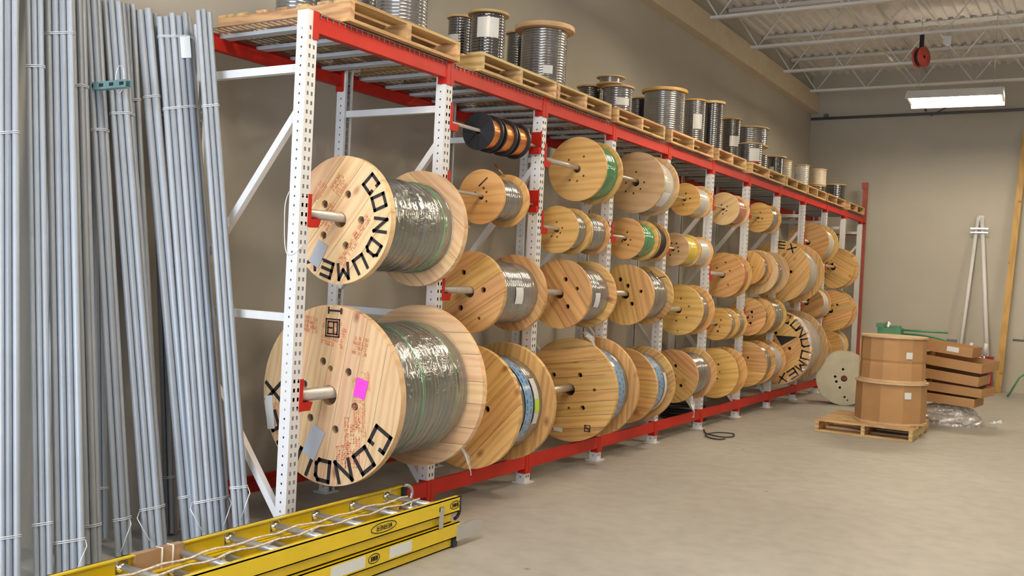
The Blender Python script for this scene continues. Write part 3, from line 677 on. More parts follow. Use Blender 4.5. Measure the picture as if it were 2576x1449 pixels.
# --- bay 3
D1 = reel('large plain plywood reel of white wire at the top of the fourth bay', 4.436, 4.785, 2.53, .288, .245, 'whitewire', 'ply', 1, Rh=.036, bolts=[(0, .10, .010), (.085, 0, .010), (.05, -.06, .010), (-.02, -.10, .010), (-.10, -.08, .010), (-.10, .0, .010)], t=.028, fmat='rimwood')
wrap_patch(D1, 'paper_label', 'paper', .2525, .07, .28, -60, -18, 'white bag of papers hanging on the wire')
wrap_patch(D1, 'pink_print', 'redwire', .2545, .08, .27, -62, -54, 'pinkish print at the end of the papers')
spindle(3, 2.53 + .036 - .018, .017, 'steel axle pipe through the plain plywood reel of white wire')
D2a = reel('small plywood reel of green wire in the second row of the fourth bay', 4.254, 4.585, 1.995, .192, .160, 'green', 'ply', -12, Rh=.024, bolts=[(.01, .06, .009), (.06, .0, .009), (-.02, -.03, .009), (.05, -.05, .009)], t=.02)
D2b = reel('small plywood reel of black wire behind a green wire reel', 4.63, 4.87, 1.995, .192, .160, 'black', 'ply', 20, Rh=.024, t=.02)
spindle(3, 1.995 + .024 - .015, .014, 'steel axle pipe through the green and black wire reels')
D3 = reel('two-tone pine reel of silver cable with a reddish edge plank, fourth bay', 4.327, 4.794, 1.475, .282, .228, 'silver', 'planks', -74, 3, .04, [(-.06, .14, .021), (.02, .085, .021), (.155, .04, .017), (.07, -.08, .021)], t=.035)
spindle(3, 1.475 + .04 - .027, .025, 'steel axle pipe through the two-tone pine reel')
MB().tube(smooth([(.10, .33, .235), (.17, .28, .18), (.22, .22, .16), (.27, .20, .18), (.31, .2, .185)]), .004, 6).build('wire_tail', 'black', D3)
D4 = reel('orange-toned pine reel in blue printed wrap with long white labels, bottom of the fourth bay', 4.344, 4.775, .628, .353, .285, 'silver', 'planks', 0, 5, .045, b8(.353, 4, .018), t=.035)
wrap_patch(D4, 'printed_wrap', 'blueprint', .2925, .18, .32, -75, 110, 'blue printed wrapping band')
wrap_patch(D4, 'paper_label', 'whiteprint', .2945, .335, .395, -60, 25, 'long white paper label')
spindle(3, .628 + .045 - .03, .027, 'steel axle pipe through the orange-toned reel in blue wrap')
# --- bay 4
reel('small plywood reel of white wire at the top of the fifth bay', 5.692, 6.062, 2.49, .172, .145, 'whitewire', 'ply', 8, Rh=.02, bolts=[(.02, .06, .009), (.06, 0, .009), (-.02, -.05, .009)], t=.02)
spindle(4, 2.49 + .02 - .012, .011, 'thin steel axle pipe through the white wire reel of the fifth bay')
reel('small plywood reel of yellow wire in the second row of the fifth bay', 5.445, 5.775, 1.954, .172, .150, 'yellowwire', 'ply', 0, Rh=.02, bolts=[(.03, .06, .010), (.05, .02, .009), (.06, -.02, .010), (-.02, .06, .009), (-.03, -.06, .010)], t=.02, fmat='rimwood')
reel('small reel of white wire just behind the yellow wire reel', 5.815, 6.163, 1.954, .170, .148, 'whitewire', 'ply', 0, Rh=.02, t=.02)
spindle(4, 1.954 + .02 - .013, .012, 'thin steel axle pipe through the yellow wire reel')
reel('broad yellow plywood reel of grey wire, third row of the fifth bay', 5.68, 6.02, 1.33, .267, .215, 'silver', 'ply', 0, Rh=.036, bolts=ring_holes(6, .12, .010, 20) + [(0, -.22, .009)], t=.028)
spindle(4, 1.33 + .036 - .028, .026, 'steel axle pipe through the broad yellow plywood reel')
E4 = reel('yellowish pine reel of silver wrapped cable, bottom of the fifth bay', 5.594, 6.149, .638, .279, .225, 'silver', 'planks', -35, 4, .04, [(.03, .11, .018), (.10, -.09, .018), (-.1, .02, .018)], t=.034, fang=60)
spindle(4, .638 + .04 - .025, .023, 'steel axle pipe through the yellowish pine reel at the bottom of the fifth bay')
# --- bay 5
reel('plywood reel of red wire with a tail across its face, top of the sixth bay', 6.915, 7.288, 2.495, .19, .160, 'redwire', 'ply', 30, Rh=.02, bolts=[(.0, .05, .009), (.05, .0, .009), (.02, -.04, .009), (-.03, -.05, .009)], t=.02, fmat='rimwood')
spindle(5, 2.495 + .02 - .012, .011, 'thin steel axle pipe through the red wire reel at the top of the sixth bay')
reel('orange plywood reel of red wire, second row of the sixth bay', 7.0, 7.266, 1.73, .262, .222, 'redwire', 'ply', 25, Rh=.036, bolts=[(-.03, .10, .010), (.10, .01, .010), (.02, -.13, .010), (-.09, .07, .010), (.09, .12, .010)], t=.026)
spindle(5, 1.73 + .036 - .028, .026, 'steel axle pipe through the orange plywood reel of red wire')
reel('small amber reel of silver wire, nearer of the pair low in the sixth bay', 6.85, 7.105, 1.16, .188, .155, 'silver', 'ply', 0, Rh=.022, bolts=[(.06, .05, .010), (-.02, .01, .010), (.05, -.03, .009), (.03, -.08, .012)], t=.02)
reel('small amber reel of silver wire, farther of the pair low in the sixth bay', 7.15, 7.433, 1.16, .186, .155, 'silver', 'ply', 0, Rh=.022, t=.02)
spindle(5, 1.16 + .022 - .014, .013, 'thin steel axle pipe through the amber pair low in the sixth bay')
reel('bare orange plywood reel nearly empty of wire, bottom of the sixth bay', 6.874, 7.2, .594, .29, .20, 'greycable', 'ply', 12, Rh=.03, bolts=[(.07, .09, .012), (.07, .0, .009), (.03, -.07, .011), (-.1, .05, .010)], t=.026)
spindle(5, .594 + .03 - .02, .019, 'steel axle pipe through the nearly empty orange plywood reel')
# --- bay 6
reel('small amber plywood reel of grey wire at the top of the seventh bay', 8.247, 8.618, 2.497, .19, .155, 'silver', 'ply', 6, Rh=.02, bolts=[(.03, .06, .009), (.05, -.02, .009), (.0, -.06, .009), (-.03, -.04, .009)], t=.02)
spindle(6, 2.497 + .02 - .012, .011, 'thin steel axle pipe through the amber reel at the top of the seventh bay')
reel('small plywood reel of silver wire hanging before a larger plywood reel', 7.927, 8.22, 1.845, .214, .17, 'silver', 'ply', 70, Rh=.022, bolts=[(.03, .05, .008), (.04, .02, .008), (.04, -.02, .008), (.03, -.05, .008)], t=.022)
reel('wide pale plywood reel of silver wire, farther in the second row of the seventh bay', 8.27, 8.777, 1.80, .285, .20, 'silver', 'ply', 75, Rh=.067, t=.028, fmat='rimwood')
spindle(6, 1.845 + .022 - .014, .013, 'thin steel axle pipe through the small and wide reels of the seventh bay')
reel('pine reel with two bolt holes and thin dark winding, third row of the seventh bay', 7.991, 8.36, 1.235, .239, .16, 'greycable', 'planks', 25, 3, .03, [(.06, .06, .018), (.05, -.08, .016), (.07, .0, .010)], t=.03)
reel('yellow rimmed reel of silver cable, farther in the third row of the seventh bay', 8.42, 8.92, 1.245, .238, .20, 'silver', 'ply', 10, Rh=.04, t=.028)
spindle(6, 1.235 + .03 - .02, .019, 'steel axle pipe through the third row reels of the seventh bay')
G4 = reel('horizontal-planked pine reel of silver cable, bottom of the seventh bay', 7.988, 8.36, .641, .286, .235, 'silver', 'planks', 0, 5, .035, [(.04, .08, .014)], t=.03)
reel('yellow plywood reel in cloudy wrap, farther at the bottom of the seventh bay', 8.42, 8.90, .638, .265, .225, 'palesilver', 'ply', 10, Rh=.037, t=.028)
spindle(6, .641 + .035 - .022, .020, 'steel axle pipe through the bottom row reels of the seventh bay')
# --- bay 7
H1 = reel('large lettered pine reel of silver cable, upper of the eighth bay', 9.271, 10.05, 1.84, .424, .345, 'palesilver', 'planks', 50, 6, .05, [(.17, 0, .022), (-.12, .12, .022), (0, -.17, .022)], t=.045, group='big lettered reels beyond the middle')
arc_word(H1, 'EX', .36, (86, 62), .085, .085, .019, y=-.001)
spindle(7, 1.84 + .05 - .034, .031, 'steel axle pipe through the upper lettered reel of the eighth bay')
H2 = reel('largest far reel with black triangle and letters under clear wrap', 9.292, 10.08, .80, .51, .43, 'palesilver', 'planks', 40, 7, .055, [(.2, 0, .024), (-.2, 0, .024), (0, .2, .024), (0, -.2, .024)], t=.05, group='big lettered reels beyond the middle')
arc_word(H2, 'CONDUMEX', .425, (72, 50, 34, 13, -10, -31, -52, -74), .11, .10, .021, y=-.001)
MB().add([(.0, -.0012, .165), (.30, -.0012, .165), (.09, -.0012, .03), (0, -.0002, .165), (.30, -.0002, .165), (.09, -.0002, .03)], [(0, 2, 1), (3, 4, 5), (0, 1, 4, 3), (1, 2, 5, 4), (2, 0, 3, 5)]).build('black_triangle', 'ink', H2)
lumpy(MB().lathe([(-.003, .455), (-.006, .50), (.01, .518), (.2, .50), (.42, .485), (.62, .49), (.80, .51), (.845, .515)], 60), .008, 9).build('clear_wrap', 'film', H2, 'clear stretch wrap around the whole reel')
spindle(7, .80 + .055 - .036, .033, 'steel axle pipe through the wrapped reel with the triangle')
# --- bay 8
reel('reddish plywood reel of pale cable at the top of the ninth bay', 10.753, 11.35, 2.315, .305, .25, 'palesilver', 'ply', 20, Rh=.035, t=.03)
spindle(8, 2.315 + .035 - .022, .02, 'steel axle pipe through the reddish reel of the ninth bay')
reel('reddish pine reel of white cable, middle of the ninth bay', 10.85, 11.3, 1.41, .25, .22, 'whitewire', 'planks', 30, 4, .035, [(-.08, .05, .02), (.02, .05, .02)], t=.03)
spindle(8, 1.41 + .035 - .022, .02, 'steel axle pipe through the reddish pine reel of the ninth bay')
reel('pale wrapped reel low in the ninth bay beyond the big wrapped reel', 10.9, 11.35, .66, .29, .24, 'palesilver', 'ply', 30, Rh=.035, t=.03)
spindle(8, .66 + .035 - .022, .02, 'steel axle pipe through the low wrapped reel of the ninth bay')
# --- bay 9
reel('yellow planked reel of cable, upper in the tenth bay', 12.42, 12.75, 1.99, .335, .27, 'silver', 'planks', -28, 5, .04, [(-.12, .08, .022), (-.02, .06, .022), (-.08, -.02, .014), (-.14, -.1, .022)], t=.035)
spindle(9, 1.99 + .04 - .025, .022, 'steel axle pipe through the upper yellow planked reel')
reel('yellow planked reel with cloudy wrap, middle of the tenth bay', 12.4, 12.75, 1.287, .335, .27, 'silver', 'planks', 20, 5, .04, [(.1, .1, .02), (-.1, -.1, .02)], t=.035)
spindle(9, 1.287 + .04 - .025, .022, 'steel axle pipe through the middle yellow planked reel')
reel('pale reel partly hidden low in the tenth bay', 12.3, 12.7, .72, .24, .20, 'palesilver', 'ply', 20, Rh=.035, t=.03)
spindle(9, .72 + .035 - .022, .02, 'steel axle pipe through the low reel of the tenth bay')
# --- loose reel on the floor
LR = reel('cream-painted reel standing on the floor against the rack', 0, .34, .378, .377, .30, 'greycable', 'ply', 0, Rh=.045, bolts=[(-.02, .13, .018), (-.12, .02, .019), (-.10, -.05, .019), (-.05, -.13, .018), (.02, -.26, .016), (.06, -.3, .012)], t=.028, fmat='whitefl', group='loose reels on the floor')
LR.location = (.69, 10.25, .379); LR.rotation_euler = (0, 0, math.radians(14))

# ------------------------------------------------------------------ pallets
def pallet(label, x0, x1, y0, y1, z, nb=7, H=.13, along='X', group='wooden pallets on the rack top', rotz=0):
    cx, cy = (x0 + x1) / 2, (y0 + y1) / 2; w, d = x1 - x0, y1 - y0
    t = thing('wooden_pallet', label, 'pallet', (cx, cy, z), (0, 0, rotz), group)
    def bx(name, a, b, run):
        o = MB().box(a, b).build(name, 'palletwood' if run == 'X' else 'palletwoody', t); return o
    tb = .018
    for k in range(3):
        s = -1 + k
        if along == 'X': bx('stringer', (-w / 2, s * (d / 2 - .02) - .02, tb), (w / 2, s * (d / 2 - .02) + .02, H - tb), 'X')
        else: bx('stringer', (s * (w / 2 - .02) - .02, -d / 2, tb), (s * (w / 2 - .02) + .02, d / 2, H - tb), 'Y')
    for top, n in ((True, nb), (False, 4)):
        za, zb = (H - tb, H) if top else (0, tb)
        for k in range(n):
            bw = .125 if (k in (0, n - 1) or not top) else .088
            if along == 'X':
                c = -w / 2 + bw / 2 + (w - bw) * k / (n - 1); bx('deck_board', (c - bw / 2, -d / 2, za), (c + bw / 2, d / 2, zb), 'Y')
            else:
                c = -d / 2 + bw / 2 + (d - bw) * k / (n - 1); bx('deck_board', (-w / 2, c - bw / 2, za), (w / 2, c + bw / 2, zb), 'X')
    return t
PZ = BT + .006
pals = [(.24, 1.34, 'wooden pallet at the near end of the rack top above the big lettered reels'), (1.60, 2.67, 'wooden pallet on the rack top under the tallest black cable spool'),
        (2.69, 3.66, 'weathered pallet on the rack top, third from the near end'), (3.78, 4.87, 'orange-toned pallet on the rack top, fourth from the near end'),
        (5.03, 6.25, 'pallet on the rack top under the wide grey spool, fifth from the near end'), (6.40, 7.40, 'pallet on the rack top, sixth from the near end'),
        (7.62, 9.05, 'pallet on the rack top under the stacked steel cable spools'), (9.15, 10.2, 'pallet on the rack top, eighth from the near end'),
        (10.25, 11.35, 'pallet on the rack top under the white spools'), (11.42, 12.67, 'pallet on the rack top under the beige spool'), (13.0, 14.17, 'last pallet on the rack top beside the end wall')]
for k, (a, b, lab) in enumerate(pals):
    pallet(lab, -1.02, .05, a, b, PZ)

# ------------------------------------------------------------------ spools on the pallets
def spool(label, x, y, r, z0, z1, rw=None, wind='blackcable', turns=None, ft=.018, sticker=None, red=False, rim='rimwood'):
    t = thing('wire_spool', label, 'wire spool', (x, y, z0), (0, 0, 0), 'cable spools standing on the top pallets')
    h = z1 - z0; rw = rw or r * .88
    for zz in (0, h - ft):
        MB().lathe([(0, .02), (0, r - .004), (.004, r), (ft - .004, r), (ft, r - .004), (ft, .02)], 40, 'Z').build('flange', rim, t, sharp=.6).location = (0, 0, zz)
    turns = turns or max(5, int((h - 2 * ft) / .022))
    MB().lathe(coil_prof(ft, h - ft, rw, turns), 44, 'Z').build('winding', wind, t)
    if sticker:
        a0, a1, f0, f1 = sticker
        wrap_patch(t, 'paper_label', 'whiteprint', rw + .003, h * f0, h * f1, a0, a1, 'pale printed label', 'Z')
        if red: wrap_patch(t, 'red_label', 'redtool', rw + .004, h * (f0 - .1), h * f0, a0, a1, 'red strip under the label', 'Z')
    return t
Z0 = PZ + .13
spool('spool of grey cable on the near pallet, far left at the rear', -.72, .62, .16, Z0, Z0 + .3, wind='greycable')
spool('grey cable spool at the rear of the near pallet, cut by the picture top', -.70, 1.15, .155, Z0, Z0 + .55, wind='greycable')
spool('wide grey cable spool at the front of the near pallet', -.28, 1.12, .178, Z0, Z0 + .62, rw=.172, wind='greycable')
spool('short dark spool behind the labelled black cable spool', -.74, 2.45, .105, Z0, 3.645, wind='blackcable', sticker=(-140, -60, .35, .7))
spool('black cable spool with pale label band and wood rim', -.33, 2.24, .159, Z0, 3.575, rw=.130, sticker=(-95, -20, .55, .88))
spool('narrow black spool with a low pale label behind the tall spool', -.79, 3.43, .112, Z0, 3.755, rw=.095, sticker=(-95, -20, .2, .5), wind='blackcable')
S7 = spool('tallest black cable spool with a thick wood rim and white tag', -.40, 3.22, .256, Z0, 3.715, rw=.196, wind='greycable', ft=.04)
wrap_patch(S7, 'paper_tag', 'paper', .2, .17, .24, -60, -36, 'small white tag', 'Z')
spool('low black spool on the third pallet', -.66, 4.62, .135, Z0 + .1, 3.50, wind='blackcable')
MB().box((-.15, -.1, 0), (.15, .1, .099)).build('wood_block', 'palletwood'); bpy.data.objects['wood_block'].location = (-.66, 4.62, Z0); tag(bpy.data.objects['wood_block'], 'wood block under the low black spool', 'wood block')
spool('small grey spool perched on top of a silver cable spool', -.38, 4.50, .140, 3.474, 3.548, rw=.112, wind='greycable', turns=5, ft=.01)
spool('silver cable spool carrying a smaller grey spool', -.35, 4.60, .163, Z0, 3.472, rw=.143, wind='greycable', sticker=(-70, -15, .45, .65))
spool('narrow shiny black spool left of the wide grey spool', -.80, 6.08, .122, Z0, 3.655, rw=.098, wind='blackcable')
spool('wide grey cable spool with yellow wood rims', -.42, 5.93, .249, Z0, 3.695, rw=.222, wind='greycable', ft=.035, rim='ply')
spool('grey spool with a white square label right of the wide grey spool', -.42, 6.84, .142, Z0, 3.75, rw=.125, wind='greycable', sticker=(-75, -25, .45, .72), rim='ply')
spool('tallest slim dark spool with wide wood top', -.33, 7.2, .148, Z0, 3.79, rw=.118, wind='blackcable', ft=.03)
spool('dark spool with pale label below a yellow rim', -.50, 8.40, .134, Z0, 3.79, rw=.115, wind='blackcable', sticker=(-80, -20, .45, .65), rim='ply')
spool('steel-grey spool with white and red label under a wide spool', -.32, 8.66, .172, Z0, 3.498, rw=.160, wind='greycable', sticker=(-75, -25, .35, .8), red=True, turns=12)
spool('wide flat grey spool stacked across two others', -.45, 9.0, .262, 3.50, 3.76, rw=.235, wind='greycable', turns=9)
spool('steel-grey spool supporting the far side of the wide flat spool', -.50, 9.62, .135, Z0, 3.49, rw=.125, wind='greycable', turns=12)
spool('black spool with a red label on the eighth pallet', -.38, 10.05, .150, Z0, 3.51, rw=.115, wind='blackcable', sticker=(-120, -85, .3, .6), red=True)
spool('nearest of the white cable spools', -.42, 10.6, .128, Z0, 3.52, rw=.118, wind='beige', turns=11)
spool('bright white spool in front of the others', -.28, 11.1, .115, Z0, 3.515, rw=.106, wind='whitewire', turns=11)
spool('white spool at the rear of the white group', -.62, 11.15, .118, Z0, 3.57, rw=.108, wind='whitewire', turns=11)
spool('beige spool standing on a low black spool', -.35, 12.35, .145, 3.332, 3.60, rw=.136, wind='beige', turns=12)
spool('low black spool under the beige spool', -.35, 12.35, .135, Z0, 3.330, rw=.125, wind='blackcable', turns=6)
spool('black spool on the last pallet by the end wall', -.36, 13.62, .195, Z0, 3.48, rw=.180, wind='blackcable', turns=10)

# ------------------------------------------------------------------ conduit bundles
def hull(pts):
    pts = sorted(set(pts))
    def half(ps):
        h = []
        for p in ps:
            while len(h) > 1 and (h[-1][0] - h[-2][0]) * (p[1] - h[-2][1]) - (h[-1][1] - h[-2][1]) * (p[0] - h[-2][0]) <= 0: h.pop()
            h.append(p)
        return h
    a = half(pts); b = half(pts[::-1]); return a[:-1] + b[:-1]
cond_m = {}
def bundle(label, top, bot, w, d, rc, bands, Ln=3.05, note=False, tails=()):
    top, bot = Vector(top), Vector(bot); dr = (top - bot).normalized()
    t = thing('conduit_bundle', label, 'conduit bundle', bot, (0, 0, 0), 'bundles of grey conduit leaning on the wall')
    t.rotation_mode = 'QUATERNION'
    ex = Vector((1, -1.15, 0)).normalized()          # width axis, roughly across the view
    zx = dr; yy = zx.cross(Vector((.72, .69, 0))).normalized(); xx = yy.cross(zx).normalized()
    t.rotation_quaternion = Matrix((xx, yy, zx)).transposed().to_quaternion()
    if rc not in cond_m:
        mb = MB(); n = 12
        mb.lathe([(0, rc), (Ln, rc), (Ln, rc * .86), (Ln - .3, rc * .86)], n, 'Z'); mb.add([(rc * math.cos(2 * PI * k / n), rc * math.sin(2 * PI * k / n), 0.0) for k in range(n)], [tuple(reversed(range(n)))])
        me = mesh_of(mb, 'conduit', 'conduit'); me.set_sharp_from_angle(angle=.7); cond_m[rc] = me
    pts = []; row = 0; y = -d / 2 + rc
    while y <= d / 2 - rc + 1e-6 or row == 0:
        x = -w / 2 + rc + (rc if row % 2 else 0)
        while x <= w / 2 - rc + 1e-6: pts.append((x, y)); x += rc * 2.04
        y += rc * 1.78; row += 1
    rnd = random.Random(label)
    for (x, y) in pts:
        inst('conduit', cond_m[rc], t, (x, y, rnd.uniform(0, .03)), (0, 0, 0))
    ring = []
    for (x, y) in pts: ring += [(x + (rc + .003) * math.cos(a), y + (rc + .003) * math.sin(a)) for a in [k * PI / 5 for k in range(10)]]
    hp = hull(ring)
    for z in bands:
        for dz in (0, .009):
            MB().tube([(px, py, z + dz + .06 * (px + w / 2) * (1 if (z * 7) % 2 > 1 else -.4)) for px, py in hp], .0028, 5, closed=True).build('tie_wire', 'wire', t)
    for (z, s) in tails:
        MB().tube([(s * w / 2, -d / 2 - .005, z), (s * (w / 2 + .01), -d / 2 - .03, z - .03), (s * (w / 2 - .02), -d / 2 - .035, z - .10), (s * (w / 2 - .05), -d / 2 - .025, z - .17)], .003, 5).build('tie_tail', 'wire', t)
    if note:
        MB().box((w * .12, -d / 2 - .006, Ln - .25), (w * .12 + .055, -d / 2 - .003, Ln - .12)).build('paper_tag', 'whiteprint', t, 'pale paper tag')
    return t
def lean(xt, yt, xb, yb): return (xt, yt, 3.0), (xb, yb, 0.002)
bundle('thick conduit bundle at the far left edge of the picture', *lean(-1.08, -1.06, -.62, -1.20), .115, .09, .0165, (.23, 2.2))
bundle('second conduit bundle from the left edge', *lean(-1.09, -.915, -.62, -1.03), .10, .08, .0145, (.26, 2.58))
bundle('widest conduit bundle on the left with doubled tie wires', *lean(-1.07, -.79, -.58, -.915), .15, .09, .0175, (.16, 2.78), tails=((.17, 1),))
bundle('fourth conduit bundle from the left with a slanted tie', *lean(-1.08, -.675, -.62, -.76), .085, .08, .0155, (.20, 2.52))
bundle('dark slim conduit bundle half hidden left of the teal strut', *lean(-1.15, -.63, -.86, -.69), .07, .04, .014, (.35, 2.4))
bundle('conduit bundle leaning sideways under the teal strut', *lean(-1.09, -.58, -.66, -.55), .085, .08, .0165, (.19, 2.3), tails=((.2, 1),))
bundle('conduit bundle with a loose wire loop leaning sideways', *lean(-1.09, -.445, -.60, -.395), .125, .09, .0175, (.23, 2.42), tails=((.23, -1),))
bundle('rear conduit bundle behind the strut, between two leaning bundles', *lean(-1.13, -.34, -.80, -.25), .12, .06, .0145, (.3, 2.5))
bundle('smooth thick conduit bundle leaning right of the rear bundle', *lean(-1.08, -.245, -.58, -.17), .095, .09, .0225, (.26, 2.55))
bundle('slim rear conduit bundle right of the smooth thick bundle', *lean(-1.13, -.135, -.80, -.13), .07, .06, .0135, (.33, 2.45))
bundle('wide double conduit bundle carrying a pale paper tag', *lean(-.97, -.125, -.44, -.125), .20, .08, .0175, (.25, 2.5, 2.93), note=True, tails=((.26, -1), (.26, 1)))
bundle('rightmost conduit bundle beside the white rack brace', *lean(-.73, -.115, -.22, -.115), .095, .08, .0150, (.36, 2.5), tails=((.36, 1),))
bundle('dark rear conduit bundle between the first and second bundles from the left', *lean(-1.155, -.985, -.95, -1.10), .07, .03, .0145, (.3, 2.4))  # added bundle, standing in for the deep shade in this gap
bundle('dark rear conduit bundle behind the widest left bundle', *lean(-1.155, -.735, -.95, -.83), .07, .03, .0145, (.3, 2.4))  # also added, to fill the gap in front with shade
bundle('dark rear conduit bundle behind the two sideways leaning bundles', *lean(-1.155, -.515, -.95, -.47), .06, .03, .0145, (.3, 2.4))  # added likewise, darkens the gap between the leaning bundles
# wire loop on the leaning bundle and strut arm
st = thing('strut_arm', 'teal perforated strut arm holding the conduit bundles apart', 'strut', (-1.2, -.60, 2.50))
sb = MB(); sb.box((0, -.02, 0), (.47, .02, .003)); sb.box((0, -.02, .003), (.47, -.017, .041)); sb.box((0, .017, .003), (.47, .02, .041)); sb.build('channel', 'teal', st)
for k in range(5): MB().box((.08 + .085 * k, -.0212, .012), (.115 + .085 * k, -.0201, .030)).build('slot_shade', 'ink', st)  # black plates paint the shade inside the strut openings
MB().box((0, -.05, -.06), (.006, .05, .10)).build('wall_plate', 'teal', st)
lp = MB().tube([(-.86 + .035 * math.cos(a), -.56, 2.56 + .075 * math.sin(a)) for a in [k * 2 * PI / 20 for k in range(20)]], .0028, 5, closed=True).build('wire_loop', 'wire')
tag(lp, 'loose loop of tie wire hanging at the top of a leaning conduit bundle', 'wire')
lp2 = MB().tube(smooth([(-.074, -.045, 2.0), (-.085, -.06, 1.93), (-.088, -.055, 1.80), (-.082, -.05, 1.70), (-.06, -.05, 1.655), (-.02, -.045, 1.66), (.012, -.03, 1.70), (.014, -.0, 1.72)]), .0025, 5).build('wire_loop', 'wire')
tag(lp2, 'thin white wire loop hanging on the nearest rack post', 'wire')

# ------------------------------------------------------------------ ladders
LX0, LX1 = .165, .60
def ladder(label, zb, y1, length, top_hardware):
    t = thing('extension_ladder', label, 'ladder', (0, y1, zb), group='yellow extension ladders on the floor')
    def section(x0, x1, z0, z1, dy, nm):
        for (xa, s) in ((x0, 1), (x1, -1)):
            mb = MB(); a, b = sorted((xa, xa + s * .005)); mb.box((a, -length, z0), (b, dy, z1))
            a, b = sorted((xa, xa + s * .03)); mb.box((a, -length, z1 - .006), (b, dy, z1)); mb.box((a, -length, z0), (b, dy, z0 + .006))
            mb.build('rail', 'fibre', t)
        k = 0; y = dy - .14
        while y > -length + .1:
            zz = (z0 + z1) / 2
            r_ = MB().tube([(x0 + .006, y, zz), (x1 - .006, y, zz)], .0165, 10).build('rung', 'alu', t)
            for (xa, s) in ((x0 + .005, 1), (x1 - .005, -1)):
                q = MB(); a, b = sorted((xa, xa + s * .004)); q.box((a, y - .032, z0 + .008), (b, y + .032, z1 - .008))
                q.lathe([(xa + s * .004, .028), (xa + s * .012, .026), (xa + s * .022, .0165)][::s], 12, 'X')
                base = len(q.v) - 36
                for i in range(base, len(q.v)): q.v[i] = (q.v[i][0], q.v[i][1] + y, q.v[i][2] + zz)
                q.build('rung_plate', 'chrome', r_)
            y -= .305
    section(LX0, LX1, .060, .148, 0, 'fly')
    section(LX0 + .025, LX1 - .025, 0, .058, -.045, 'base')
    return t
LA = ladder('yellow fibreglass extension ladder with rope, lying on top of a second ladder', .151, .765, 4.9, True)
LB = ladder('lower yellow fibreglass extension ladder resting on the floor', .001, .775, 4.9, False)
def ellipse_badge(parent, y, z, a, b, x, word='WERNER'):
    pts = [(x, y + a * math.cos(t), z + b * math.sin(t)) for t in [k * 2 * PI / 36 for k in range(36)]]
    o = MB().tube(pts, .0028, 5, closed=True).build('oval_logo', 'ink', parent, 'black oval logo'); o.scale = (.35, 1, 1); o.location = (x * .65, 0, 0)
    w = a * 1.25; cw = w / len(word)
    for k, ch in enumerate(word):   # upside down on the stored ladder
        strokes(MB(), STROKES[ch], (x, y + w / 2 - cw * k, z + b * .42), (0, -1, 0), (0, 0, -1), (1, 0, 0), cw * .66, b * .84, .0032, .0012).build('letter', 'ink', o).location = (0, 0, 0)
    for c in o.children: c.matrix_parent_inverse = Matrix.Translation((-x * .65 / .35, 0, 0)) @ Matrix.Diagonal((1 / .35, 1, 1, 1))
    return o
ellipse_badge(LA, -.70, .104, .105, .026, LX1 + .0005)
ellipse_badge(LA, -.045, .104, .05, .022, LX1 + .0005)
ellipse_badge(LB, -.78, .104, .045, .024, LX1 + .0005)
for (y, w) in ((-.555, .19), (-.98, .26)):
    MB().add([(LX1 + .0012, y - w / 2, .074), (LX1 + .0012, y + w / 2, .074), (LX1 + .0012, y + w / 2, .134), (LX1 + .0012, y - w / 2, .134), (LX1, y - w / 2, .074), (LX1, y + w / 2, .074), (LX1, y + w / 2, .134), (LX1, y - w / 2, .134)],
             [(0, 1, 2, 3), (7, 6, 5, 4), (0, 4, 5, 1), (1, 5, 6, 2), (2, 6, 7, 3), (3, 7, 4, 0)]).build('warning_label', 'whiteprint', LB, 'white safety label', uv=lambda v, y=y, w=w: ((v[1] - y) / w + .5, (v[2] - .074) / .06))
# hardware
mb = MB().box((LX1, -.20, -.005), (LX1 + .006, -.165, .115)); mb.box((LX1, -.2, .09), (LX1 + .012, -.165, .115)); mb.build('guide_bracket', 'alu', LA)
pl = []
for k in range(13): a = -PI / 2 + PI * k / 12; pl.append((.235 + .05 * math.cos(a), .085 + .05 * math.sin(a)))
pl = [(-.03, .035), (-.03, .135)] + [(y, z) for y, z in reversed(pl)]
pl = [(-.03, .04), (-.03, .13)] + [(.20 + .045 * math.cos(a), .085 + .045 * math.sin(a)) for a in [PI / 2 - PI * k / 10 for k in range(11)]]
n = len(pl); MB().add([(LX1 + .001, y, z) for y, z in pl] + [(LX1 + .009, y, z) for y, z in pl], [tuple(range(n)), tuple(reversed(range(n, 2 * n)))] + [(k, n + k, n + (k + 1) % n, (k + 1) % n) for k in range(n)]).build('foot_plate', 'alu', LB, 'aluminium ladder foot plate')
for (x, s) in ((LX0, 1), (LX1, -1)):
    a, b = sorted((x + s * .008, x + s * .05)); MB().box((a, -.044, .002), (b, -.005, .056)).build('end_cap', 'black', LB)
    a, b = sorted((x + s * .002, x + s * .034)); MB().box((a, .0, .062), (b, .022, .146)).build('end_cap', 'black', LA)
hk = [(LX0 + .05, -.02 + .07 * math.sin(a), .10 + .055 * math.cos(a)) for a in [k * PI / 10 for k in range(11)]]
MB().tube(hk, .010, 8).build('rung_hook', 'alu', LA)
hk = [(LX1 - .03, -.0 + .05 * math.sin(a), .06 + .05 * math.cos(a)) for a in [k * PI / 10 for k in range(11)]]
MB().tube(hk, .010, 8).build('rung_hook', 'black', LA)
MB().tube([((LX0 + LX1) / 2, -.17, .09), ((LX0 + LX1) / 2 + .02, -.17, .09)], .032, 14).build('pulley', 'chrome', LA)
MB().tube([((LX0 + LX1) / 2 - .03, -.22, .085), ((LX0 + LX1) / 2 + .05, -.22, .085)], .012, 8).build('pulley_clamp', 'alu', LA)
